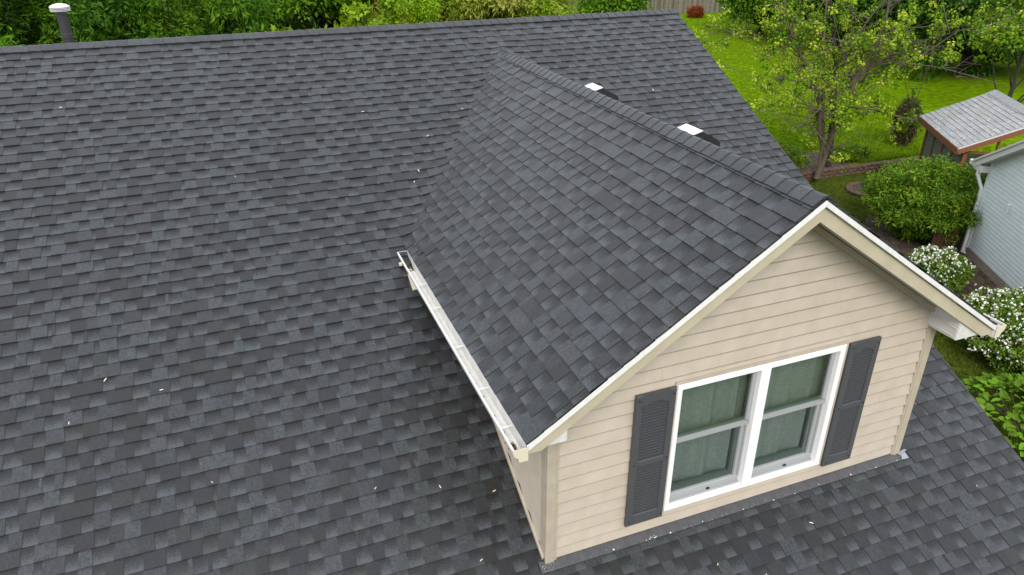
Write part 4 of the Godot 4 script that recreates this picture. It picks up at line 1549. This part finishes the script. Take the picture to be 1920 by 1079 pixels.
	leaves.sort_custom(func(a, b): return a[2] > b[2])
	var rest := PackedFloat32Array()
	for i in leaves.size():
		if i < 260:
			place(t2, "leaf", kinds[rng.randi() % 4], Transform3D(leaves[i][1], leaves[i][0]))
		else:
			push(rest, leaves[i][0], leaves[i][1], Color(1, 1, 1))
	scatter(t2, "lower_leaves", kinds[1], rest)
	# small things on the lawn
	shrub("conifer_shrub", "brownish young evergreen shrub on the lawn beside the pavilion", "shrub", Vector3(21.2, -2.95, -15.6), Vector3(0.42, 0.95, 0.42), 620, sprig("long", 16, 0.13, 0.07, 923), [Color(0.075, 0.07, 0.025), Color(0.1, 0.07, 0.035), Color(0.06, 0.1, 0.02)], 8)
	shrub("rusty_shrub", "small rust orange shrub at the foot of the old fence", "shrub", Vector3(35.6, G, -51.0), Vector3(0.62, 0.5, 0.55), 380, sprig("long", 16, 0.2, 0.12, 924), [Color(0.3, 0.08, 0.02), Color(0.22, 0.06, 0.02)], 6)
	shrub("undergrowth_shrub", "low green undergrowth at the foot of the maple trunks", "shrub", Vector3(15.0, -3.0, -14.9), Vector3(1.1, 0.55, 0.7), 700, sm, green, 8)
	shrub("undergrowth_shrub", "low leafy plant right of the maple trunks above the block wall", "shrub", Vector3(18.3, -2.98, -15.1), Vector3(0.8, 0.3, 0.5), 420, sm, green, 6)


# ---------------------------------------------------------------- ground, walls and buildings behind
func build_ground() -> void:
	var mb := Mb.new()
	var nz := FastNoiseLite.new()
	nz.seed = 3
	nz.frequency = 0.07
	var hf := func(x: float, z: float) -> float: return G + 0.07 * nz.get_noise_2d(x, z)
	var sz := 6.0
	for i in range(-14, 22):
		for j in range(-22, 9):
			var x := i * sz
			var z := j * sz
			mb.quad(Vector3(x, hf.call(x, z + sz), z + sz), Vector3(x + sz, hf.call(x + sz, z + sz), z + sz), Vector3(x + sz, hf.call(x + sz, z), z), Vector3(x, hf.call(x, z), z))
	# far skirt to the horizon
	for s in [[-2000, -132, 2000, -2000], [-2000, 2000, 2000, 54], [-2000, 54, -84, -132], [132, 54, 2000, -132]]:
		mb.quad(Vector3(s[0], G, s[1]), Vector3(s[2], G, s[1]), Vector3(s[2], G, s[3]), Vector3(s[0], G, s[3]))
	single("ground", mb.mesh(mats.dry), Transform3D.IDENTITY, "shorter, drier lawn between the houses", "lawn", "", "structure")
	# raised back lawn behind the block wall
	mb = Mb.new()
	for i in range(0, 24):
		for j in range(0, 18):
			var x := 11.0 + i * 2.5
			var z := -14.45 - j * 3.0
			var f := func(xx: float, zz: float) -> float: return -2.93 - 0.17 * (-14.45 - zz) / 54.0 + (0.0 if zz > -15.0 else 0.05 * nz.get_noise_2d(xx, zz))
			mb.quad(Vector3(x, f.call(x, z), z), Vector3(x + 2.5, f.call(x + 2.5, z), z), Vector3(x + 2.5, f.call(x + 2.5, z - 3.0), z - 3.0), Vector3(x, f.call(x, z - 3.0), z - 3.0))
	mb.quad(Vector3(11, -3.4, -14.45), Vector3(71, -3.4, -14.45), Vector3(71, -2.93, -14.45), Vector3(11, -2.93, -14.45))
	single("back_lawn", mb.mesh(mats.lawn), Transform3D.IDENTITY, "vivid green back lawn behind the block wall", "lawn", "", "structure")
	# mulch beds
	for q in [[PackedVector2Array([Vector2(13.2, -14.5), Vector2(17.4, -14.5), Vector2(18.6, -15.0), Vector2(18.0, -16.2), Vector2(16.4, -16.8), Vector2(14.2, -16.4)]), -2.915, "bare mulch bed round the foot of the maple"], [PackedVector2Array([Vector2(11.6, -3.4), Vector2(14.0, -3.6), Vector2(15.2, -6.6), Vector2(17.6, -9.0), Vector2(17.4, -11.0), Vector2(15.0, -10.9), Vector2(13.3, -8.6), Vector2(12.4, -6.2)]), -3.11, "dark mulch bed under the shrubs along the neighbour's house"]]:
		mb = Mb.new()
		var o := PackedVector2Array()
		for p: Vector2 in q[0]:
			o.append(Vector2(p.x, -p.y))
		mb.plate(o, Vector3(0, q[1], 0), Basis(Vector3.RIGHT, Vector3(0, 0, -1), Vector3.UP), 0.12)
		single("mulch_bed", mb.mesh(mats.mulch), Transform3D.IDENTITY, q[2], "mulch bed", "", "structure")
	# grass blades standing on both lawns
	var tuft := Mb.new()
	for i in 7:
		var a := rnd(0, TAU)
		var d := Vector3(cos(a), 0, sin(a))
		var s := d.cross(Vector3.UP) * 0.007
		var o := d * rnd(0.0, 0.05)
		var k := rnd(0.8, 1.2)
		tuft.tri(o - s, o + s, o + d * rnd(0.02, 0.06) + Vector3.UP * rnd(0.05, 0.1), Color(k, k, k))
	var tm := tuft.mesh(mats.leaf)
	var buf := PackedFloat32Array()
	var pn := FastNoiseLite.new()
	pn.seed = 9
	pn.frequency = 0.35
	for i in 95000:
		var x: float
		var z: float
		var y: float
		var col: Color
		if i < 55000:
			x = rnd(9.0, 20.5)
			z = rnd(-14.4, -1.0)
			y = hf.call(x, z) - 0.02
			var k := pn.get_noise_2d(x * 2.0, z * 2.0) * 0.5 + 0.5
			col = Color(lerpf(0.065, 0.13, k), lerpf(0.13, 0.15, k), 0.014)
			if absf(x - 17.1) < 0.75 and absf(z + 12.85) < 0.5:
				continue
		else:
			var f := pow(rng.randf(), 1.6)
			z = lerpf(-14.6, -52.0, f)
			x = rnd(13.0, 24.0 + f * 18.0)
			y = -2.94 - 0.17 * f
			if x < 18.4 and z > -16.4:
				continue
			var k := pn.get_noise_2d(x, z) * 0.5 + 0.5
			col = Color(lerpf(0.11, 0.22, k), lerpf(0.23, 0.31, k), 0.002)
		var kk := rnd(0.75, 1.25)
		push(buf, Vector3(x, y, z), Basis(Vector3.UP, rnd(0, TAU)).scaled(Vector3.ONE * (rnd(0.7, 1.3) if i < 55000 else rnd(1.0, 2.0))), Color(col.r * kk, col.g * kk, col.b * kk))
	var gr := scatter(self, "grass", tm, buf)
	tag(gr, "grass blades growing on the lawns behind the house", "grass", "", "stuff")


func block_mesh(l: float, h: float, d: float) -> ArrayMesh:
	var mb := Mb.new()
	mb.bevel_box(Vector3.ZERO, Vector3(l, h, d), 0.018)
	return mb.mesh(mats.block)


func build_garden_walls() -> void:
	var w := thing("block_wall", "low curved retaining wall of brown split concrete blocks behind the dormer", "retaining wall", Vector3(15.75, G, -14.25))
	var shapes := [block_mesh(0.208, 0.088, 0.2), block_mesh(0.2, 0.084, 0.18), block_mesh(0.212, 0.09, 0.215)]
	for row in 4:
		for i in 34:
			var u := i + (0.5 if row % 2 else 0.0)
			var x := 13.4 + u * 0.225
			var z := -14.32 - 0.1 * sin((x - 13.4) * 0.5)
			place(w, "block", shapes[rng.randi() % 3], Transform3D(Basis(Vector3.UP, rnd(-0.05, 0.05) - 0.03), Vector3(x, G - 0.03 + row * 0.1, z - row * 0.012 + rnd(-0.02, 0.02))))
	# the round planting ring in front of it
	var c := Vector3(17.15, G, -12.85)
	var p := thing("planting_ring", "round flower bed edged with brown blocks on the lawn before the block wall", "flower bed", c)
	var mb := Mb.new()
	mb.lathe(c, [Vector2(0.66, -0.02), Vector2(0.64, 0.07), Vector2(0.0, 0.09)], 24)
	part(p, "soil", mb, mats.mulch)
	for i in 20:
		var a := TAU * i / 20.0
		place(p, "block", shapes[i % 3], Transform3D(Basis(Vector3.UP, PI * 0.5 - a + rnd(-0.04, 0.04)), c + Vector3(cos(a) * 0.72, 0.05, sin(a) * 0.62)))
	mb = Mb.new()
	for i in 14:
		var a0 := PI * (0.35 + 0.05 * i)
		var a1 := PI * (0.35 + 0.05 * (i + 1))
		mb.beam(c + Vector3(cos(a0) * 0.88, 0.04, sin(a0) * 0.78), c + Vector3(cos(a1) * 0.88, 0.04, sin(a1) * 0.78), 0.025, 0.1)
	part(p, "edging", mb, mats.dark)
	shrub("bed_plant", "small dark green plant growing in the round flower bed", "plant", c + Vector3(0.1, 0.05, 0.0), Vector3(0.4, 0.16, 0.32), 160, sprig("leaf", 12, 0.085, 0.06, 931), [Color(0.04, 0.1, 0.012), Color(0.06, 0.13, 0.014)], 5)


func build_neighbour() -> void:
	var t := deg_to_rad(28)
	var d := Vector3(-sin(t), 0, cos(t))               # along the gable wall, towards the viewer
	var n := Vector3(-d.z, 0, d.x)                     # out of the wall, towards the left
	if n.x > 0:
		n = -n
	var c := Vector3(15.56, 0, -8.0)                   # far corner
	var ln := 8.4
	var ey := -0.62                                     # eave
	var pitch := 0.55
	var gy := G
	var house := thing("neighbour_house", "pale blue grey vinyl sided neighbouring house with white rake trim at the right edge", "house", Vector3(c.x, G, c.z))
	var f := face(c, d, Vector3.DOWN, n)
	var mb := Mb.new()
	var half := ln * 0.5
	var gable := PackedVector2Array([Vector2(0, G + 0.3), Vector2(ln, G + 0.3), Vector2(ln, ey), Vector2(half, ey + pitch * half), Vector2(0, ey)])
	mb.plate(gable, c - n * 0.0, Basis(d, Vector3.UP, n), 0.16)
	# the other walls
	mb.box(c - n * 5.0 + Vector3(0, (G + ey) * 0.5, 0) + d * 0.08, Vector3(10.0, ey - G, 0.16), Basis(n, Vector3.UP, d))
	mb.box(c - n * 5.0 + Vector3(0, (G + ey) * 0.5, 0) + d * (ln - 0.08), Vector3(10.0, ey - G, 0.16), Basis(n, Vector3.UP, d))
	mb.plate(gable, c - n * 10.0, Basis(d, Vector3.UP, n), 0.16)
	var wall := part(house, "wall", mb, mats.blue)
	boards(wall, f, 0.07, ln - 0.07, -(ey + pitch * half), -(G + 0.32), 0.1016, func(p):
		p = cut(p, Vector2(half, -(ey + pitch * half) + 0.1), Vector2(pitch, 1).normalized())
		return [cut(p, Vector2(half, -(ey + pitch * half) + 0.1), Vector2(-pitch, 1).normalized())], mats.blue, "siding_board", [], true)
	mb = Mb.new()
	mb.box(c + Vector3(0, G + 0.13, 0) + d * half - n * 0.09, Vector3(0.2, 0.42, ln - 0.02), Basis(n, Vector3.UP, d))
	part(house, "foundation", mb, mats.concrete)
	mb = Mb.new()
	mb.box(c + Vector3(0, (G + 0.3 + ey) * 0.5, 0) + d * 0.03 + n * 0.008, Vector3(0.045, ey - G - 0.3, 0.1), Basis(n, Vector3.UP, d))
	part(house, "corner_trim", mb, mats.bluelight)
	# roof slabs with an overhang, white rake board, soffit
	mb = Mb.new()
	var o := 0.24
	var r0 := c + d * -0.4 + n * o + Vector3(0, ey - pitch * 0.4 + 0.16, 0)
	var rt := c + d * half + n * o + Vector3(0, ey + pitch * half + 0.16, 0)
	var r1 := c + d * (ln + 0.4) + n * o + Vector3(0, ey - pitch * 0.4 + 0.16, 0)
	var bk := -n * 10.5
	mb.prism(PackedVector3Array([r0, rt, rt + bk, r0 + bk]), Vector3(0, -0.04, 0), Color.WHITE, PackedVector2Array(), true)
	mb.prism(PackedVector3Array([rt, r1, r1 + bk, rt + bk]), Vector3(0, -0.04, 0), Color.WHITE, PackedVector2Array(), true)
	part(house, "roof", mb, mats.weather)
	mb = Mb.new()
	for q in [[r0, rt], [r1, rt]]:
		mb.beam(q[0] + Vector3(0, -0.11, 0), q[1] + Vector3(0, -0.11, 0), 0.03, 0.15)
	part(house, "rake_board", mb, mats.white)
	mb = Mb.new()
	for q in [[r0, rt], [r1, rt]]:
		mb.beam(q[0] + Vector3(0, -0.012, 0) + n * 0.02, q[1] + Vector3(0, -0.012, 0) + n * 0.02, 0.05, 0.05)
	part(house, "drip_cap", mb, mats.white)
	mb = Mb.new()
	for q in [[r0, rt], [r1, rt]]:
		mb.beam(q[0] + Vector3(0, -0.165, 0) - n * (o * 0.5), q[1] + Vector3(0, -0.165, 0) - n * (o * 0.5), o, 0.02)
	part(house, "soffit", mb, mats.white)
	# boxed eave end, gutter end and downspout at the far corner
	mb = Mb.new()
	mb.bevel_box(c + d * -0.16 + n * (o * 0.5) + Vector3(0, ey - 0.17, 0), Vector3(0.4, 0.16, o), 0.005, Basis(d, Vector3.UP, n))
	part(house, "eave_box", mb, mats.white)
	mb = Mb.new()
	mb.bevel_box(c + d * -0.49 + n * (o - 4.5) + Vector3(0, ey - pitch * 0.4 + 0.09, 0), Vector3(0.12, 0.12, 9.1), 0.012, Basis(d, Vector3.UP, n))
	part(house, "gutter", mb, mats.white)
	mb = Mb.new()
	var s0 := c + d * -0.12 + n * 0.2 + Vector3(0, ey - 0.25, 0)
	var path := [s0, s0 + Vector3(0, -0.12, 0), c + d * -0.045 + n * 0.05 + Vector3(0, ey - 0.72, 0), c + d * -0.045 + n * 0.05 + Vector3(0, G + 0.12, 0)]
	for i in 3:
		mb.beam(path[i] + (path[i] - path[i + 1]).normalized() * 0.02, path[i + 1], 0.065, 0.085, n if i != 1 else d)
	part(house, "downspout", mb, mats.bluelight)
	# hooded outlet box on the wall
	mb = Mb.new()
	var v0 := c + d * 1.33 + n * 0.035 + Vector3(0, -1.32, 0)
	mb.bevel_box(v0, Vector3(0.09, 0.2, 0.05), 0.01, Basis(d, Vector3.UP, n))
	mb.beam(v0 + d * 0.05 + n * 0.03 + Vector3(0, -0.1, 0), v0 + d * 0.05 + n * 0.03 + Vector3(0, 0.1, 0), 0.02, 0.05, n)
	part(house, "outlet_box", mb, mats.bluelight)

	# brown board fence between the shrub and the house corner
	var fb := c + d * -0.25 + n * 0.15
	var fence := thing("board_fence", "dark brown board fence between the rounded shrub and the neighbour's corner", "fence", Vector3(fb.x, G, fb.z))
	var dir := Vector3(-1.0, 0, -0.1).normalized()
	mb = Mb.new()
	mb.box(Vector3.ZERO, Vector3(0.13, 1.3, 0.02))
	var bm := mb.mesh(mats.brownwood)
	for i in 6:
		var p := fb + dir * (0.08 + 0.142 * i)
		place(fence, "board", bm, Transform3D(Basis(dir, Vector3.UP, dir.cross(Vector3.UP)), Vector3(p.x, G + 0.67 + rnd(-0.015, 0.015), p.z)))
	mb = Mb.new()
	for y in [0.3, 1.05]:
		mb.beam(fb + dir * 0.02 + Vector3(0, G + y, 0) + Vector3(0.03, 0, -0.03), fb + dir * 0.88 + Vector3(0, G + y, 0) + Vector3(0.03, 0, -0.03), 0.04, 0.09)
	part(fence, "rail", mb, mats.brownwood)


func build_pavilion() -> void:
	var t := deg_to_rad(32)
	var d := Vector3(sin(t), 0, -cos(t))           # along the eave, away
	var u := Vector3(cos(t), 0, sin(t))            # across, towards the ridge
	var th := deg_to_rad(24)
	var s := u * cos(th) + Vector3(0, sin(th), 0)
	var e0 := Vector3(16.11, -0.7, -9.44)
	var ln := 3.5
	var w := 2.0
	var nn := s.cross(d).normalized()
	if nn.y < 0:
		nn = -nn
	var pv := thing("garden_pavilion", "screened garden pavilion with pale grey shingle roof and rust brown trim", "pavilion", Vector3(16.3, G, -10.0))
	var mb := Mb.new()
	mb.prism(PackedVector3Array([e0, e0 + s * w, e0 + s * w + d * ln, e0 + d * ln]), Vector3(0, -0.05, 0), Color.WHITE, PackedVector2Array(), true)
	var s2 := u * cos(th) - Vector3(0, sin(th), 0)
	var rg := e0 + s * w
	mb.prism(PackedVector3Array([rg, rg + s2 * w, rg + s2 * w + d * ln, rg + d * ln]), Vector3(0, -0.05, 0), Color.WHITE, PackedVector2Array(), true)
	var roof := part(pv, "roof", mb, mats.weather)
	# shingles in courses, each a part
	var f := face(e0 + s * w, d, -s, nn)
	var tones := [Color(0.45, 0.455, 0.475), Color(0.43, 0.435, 0.455), Color(0.49, 0.495, 0.515), Color(0.45, 0.435, 0.43), Color(0.4, 0.405, 0.425)]
	var e := 0.14
	var k := 0
	for r in 14:
		var vb := w + 0.01 - e * r
		var x := -rnd(0.0, 0.2)
		while x < ln:
			var ww := rnd(0.16, 0.3)
			var poly := PackedVector2Array([Vector2(x + 0.002, vb - e - 0.01), Vector2(x + ww - 0.002, vb - e - 0.01), Vector2(x + ww - 0.002, vb), Vector2(x + 0.002, vb)])
			poly = cut(cut(poly, Vector2(0, 0), Vector2(1, 0)), Vector2(ln, 0), Vector2(-1, 0))
			if poly.size() > 2:
				mb = Mb.new()
				var tone: Color = tones[rng.randi() % 5]
				var hi := rng.randf() < 0.5
				emit(mb, {"poly": poly, "vt": vb - e, "e": e, "wt": 0.002, "wb": 0.018 if hi else 0.011, "col": tone, "uo": 0.0}, f, none)
				part(roof, "shingle", mb, mats.greyshingle)
			x += ww
	mb = Mb.new()
	for i in 24:
		var a := e0 + s * (w - 0.02) + d * (i * 0.146)
		mb.box(a + d * 0.07 + nn * 0.016, Vector3(0.138, 0.018, 0.26), Basis(d, nn, d.cross(nn)), Color(0.37, 0.375, 0.39))
	part(roof, "ridge_caps", mb, mats.greyshingle)
	# rust brown fascia boards and white metal edge
	mb = Mb.new()
	mb.beam(e0 + Vector3(0, -0.09, 0) - u * 0.012, e0 + d * ln + Vector3(0, -0.09, 0) - u * 0.012, 0.03, 0.16)
	part(pv, "eave_fascia", mb, mats.redwood)
	mb = Mb.new()
	for q in [[e0, rg], [rg, rg + s2 * w]]:
		mb.beam(q[0] + Vector3(0, -0.1, 0) - d * 0.014, q[1] + Vector3(0, -0.1, 0) - d * 0.014, 0.03, 0.15)
	part(pv, "rake_fascia", mb, mats.redwood)
	mb = Mb.new()
	for q in [[e0, rg], [rg, rg + s2 * w]]:
		mb.beam(q[0] + Vector3(0, -0.012, 0) - d * 0.03, q[1] + Vector3(0, -0.012, 0) - d * 0.03, 0.02, 0.03)
	part(pv, "metal_edge", mb, mats.white)
	# corner posts, gable framing
	var wi := 0.28                                       # walls set in from the eave
	var b0 := e0 + u * wi + d * 0.2
	var wy := -0.86
	var width := 2.0 * w * cos(th) - 2.0 * wi
	var depth := ln - 0.4
	for q in [[0.0, 0.0], [1.0, 0.0], [0.0, 1.0], [1.0, 1.0]]:
		mb = Mb.new()
		var p: Vector3 = b0 + u * width * q[0] + d * depth * q[1]
		mb.box(Vector3(p.x, (G + wy) * 0.5, p.z), Vector3(0.1, wy - G, 0.1), Basis(u, Vector3.UP, -d))
		part(pv, "post", mb, mats.redwood)
	mb = Mb.new()
	var fl := func(x: float, y: float) -> Vector3: return Vector3(b0.x, y, b0.z) + u * x
	for q in [[0.0, wy, width, wy], [0.0, -1.75, width, -1.75], [0.0, -2.5, width, -2.5], [width * 0.5, -0.1, width * 0.5, -2.5], [0.75, wy, 0.75, -0.5], [0.1, -2.45, 0.9, -1.8]]:
		mb.beam(fl.call(q[0], q[1]), fl.call(q[2], q[3]), 0.05, 0.07, d)
	part(pv, "gable_frame", mb, mats.redwood)
	# diagonal braces of the dark lower door panel
	mb = Mb.new()
	mb.beam(fl.call(0.1, -1.8) - d * 0.03, fl.call(1.0, -1.3) - d * 0.03, 0.03, 0.04, d)
	mb.beam(fl.call(0.1, -2.4) - d * 0.03, fl.call(1.1, -1.9) - d * 0.03, 0.03, 0.04, d)
	part(pv, "door_brace", mb, mats.black)
	mb = Mb.new()
	mb.box(Vector3(b0.x, -2.12, b0.z) + u * width * 0.5 - d * 0.005, Vector3(width, 0.7, 0.012), Basis(u, Vector3.UP, -d))
	mb.box(Vector3(b0.x, -1.3, b0.z) + u * width * 0.5 - d * 0.005, Vector3(width, 0.86, 0.012), Basis(u, Vector3.UP, -d))
	part(pv, "insect_screen", mb, mats.screen)
	mb = Mb.new()
	mb.box(Vector3(b0.x, -2.86, b0.z) + u * width * 0.5, Vector3(width, 0.66, 0.03), Basis(u, Vector3.UP, -d))
	part(pv, "kick_panel", mb, mats.black)
	# left wall of weathered panels with rust brown battens
	for i in 4:
		mb = Mb.new()
		var a := depth * i / 4.0 + 0.06
		var b := depth * (i + 1) / 4.0 - 0.02
		var p := b0 + d * ((a + b) * 0.5)
		mb.box(Vector3(p.x, (G + wy) * 0.5, p.z), Vector3(b - a, wy - G, 0.03), Basis(d, Vector3.UP, u))
		part(pv, "wall_panel", mb, mats.weather)
		mb = Mb.new()
		var pb := b0 + d * (depth * (i + 1) / 4.0 + 0.02) - u * 0.02
		mb.box(Vector3(pb.x, (G + wy) * 0.5, pb.z), Vector3(0.06, wy - G, 0.05), Basis(d, Vector3.UP, u))
		part(pv, "batten", mb, mats.redwood)
	mb = Mb.new()
	mb.box(Vector3(b0.x, G + 0.03, b0.z) + u * width * 0.5 + d * depth * 0.5, Vector3(width, 0.06, depth), Basis(u, Vector3.UP, -d))
	part(pv, "floor", mb, mats.weather)


func picket_fence(label: String, p: Vector3, q: Vector3, h: float, mat: Material) -> void:
	var f := thing("picket_fence", label, "fence", Vector3(p.x, G, p.z), "old wooden fences at the end of the yard")
	var ln := p.distance_to(q)
	var d := (q - p) / ln
	var mb := Mb.new()
	var n := int(ln / 0.15)
	for i in n:
		var a := p + d * (i * 0.15 + 0.07)
		var hh := h + rnd(-0.04, 0.04)
		mb.box(Vector3(a.x, G + hh * 0.5, a.z), Vector3(0.135, hh, 0.02), Basis(d, Vector3.UP, d.cross(Vector3.UP)), Color(1, 1, 1) * (rnd(0.55, 1.25) if i % 3 else rnd(0.4, 0.8)))
	part(f, "pickets", mb, mat, "", "stuff")
	var k := int(ln / 2.4)
	for i in k + 1:
		mb = Mb.new()
		var a := p + d * (ln * i / k)
		mb.box(Vector3(a.x, G + h * 0.5, a.z) + d.cross(Vector3.UP) * -0.07, Vector3(0.1, h, 0.1), Basis(d, Vector3.UP, d.cross(Vector3.UP)))
		part(f, "post", mb, mat)


func build_far() -> void:
	picket_fence("long weathered grey board fence beyond the right end of the main ridge", Vector3(25.5, 0, -54.5), Vector3(45.0, 0, -52.5), 2.15, mats.oldwood)
	picket_fence("darker brown board fence behind the long grey one", Vector3(25.5, 0, -54.6), Vector3(30.0, 0, -66.0), 2.4, mats.brownwood)
	# pale house glimpsed between the trunks
	var h := thing("distant_house", "pale distant house glimpsed in bits through the trees behind the ridge", "house", Vector3(2.0, G, -50.0))
	var mb := Mb.new()
	mb.box(Vector3(2.0, G + 1.5, -50.0), Vector3(12, 3.0, 6))
	var wl := part(h, "wall", mb, mats.pale)
	mb = Mb.new()
	mb.plate(PackedVector2Array([Vector2(-3.6, 0), Vector2(3.6, 0), Vector2(0, 2.2)]), Vector3(-4.4, G + 3.0, -50.0), Basis(Vector3(0, 0, 1), Vector3.UP, Vector3.LEFT), 12.8)
	part(h, "roof", mb, mats.shutter)
	for x in [-1.5, 2.0, 5.5]:
		mb = Mb.new()
		mb.box(Vector3(x, G + 1.6, -46.99), Vector3(1.0, 1.2, 0.08))
		part(h, "window", mb, mats.dark)


func _ready() -> void:
	# camera
	var cam := Camera3D.new()
	cam.transform = Transform3D(cam_basis, CAM)
	cam.fov = 43.06
	cam.near = 0.05
	cam.far = 4000.0
	add_child(cam)
	cam.current = true
	# overcast sky, soft high sun from the front left
	var env := Environment.new()
	env.background_mode = Environment.BG_SKY
	var sky := Sky.new()
	var sm := ProceduralSkyMaterial.new()
	sm.sky_top_color = Color(0.84, 0.86, 0.89)
	sm.sky_horizon_color = Color(0.88, 0.89, 0.91)
	sm.sky_curve = 0.15
	sm.ground_bottom_color = Color(0.25, 0.3, 0.2)
	sm.ground_horizon_color = Color(0.5, 0.55, 0.5)
	sky.sky_material = sm
	env.sky = sky
	env.background_energy_multiplier = 1.0
	env.tonemap_mode = Environment.TONE_MAPPER_LINEAR
	env.tonemap_exposure = 2.3
	env.sdfgi_enabled = true
	env.ssao_enabled = true
	env.ssil_enabled = true
	var we := WorldEnvironment.new()
	we.environment = env
	add_child(we)
	var sun := DirectionalLight3D.new()
	sun.light_energy = 0.45
	sun.light_angular_distance = 25.0
	sun.light_color = Color(1.0, 0.98, 0.95)
	sun.shadow_enabled = true
	sun.transform = Transform3D(Basis.IDENTITY, Vector3(0, 20, 0)).looking_at(Vector3(4.0, -8.0, -9.0) + Vector3(0, 20, 0), Vector3.UP)
	add_child(sun)

	rng.seed = 20240517
	make_materials()
	build_ground()
	build_house()
	for key in spare:
		var all: Mb = spare[key][1]
		part(spare[key][0], "ridge_cap_field", all, mats.shingle, "", "stuff")
	build_garden_walls()
	build_neighbour()
	build_pavilion()
	build_far()
	build_shrubs()
	build_trees()
	build_seeds()
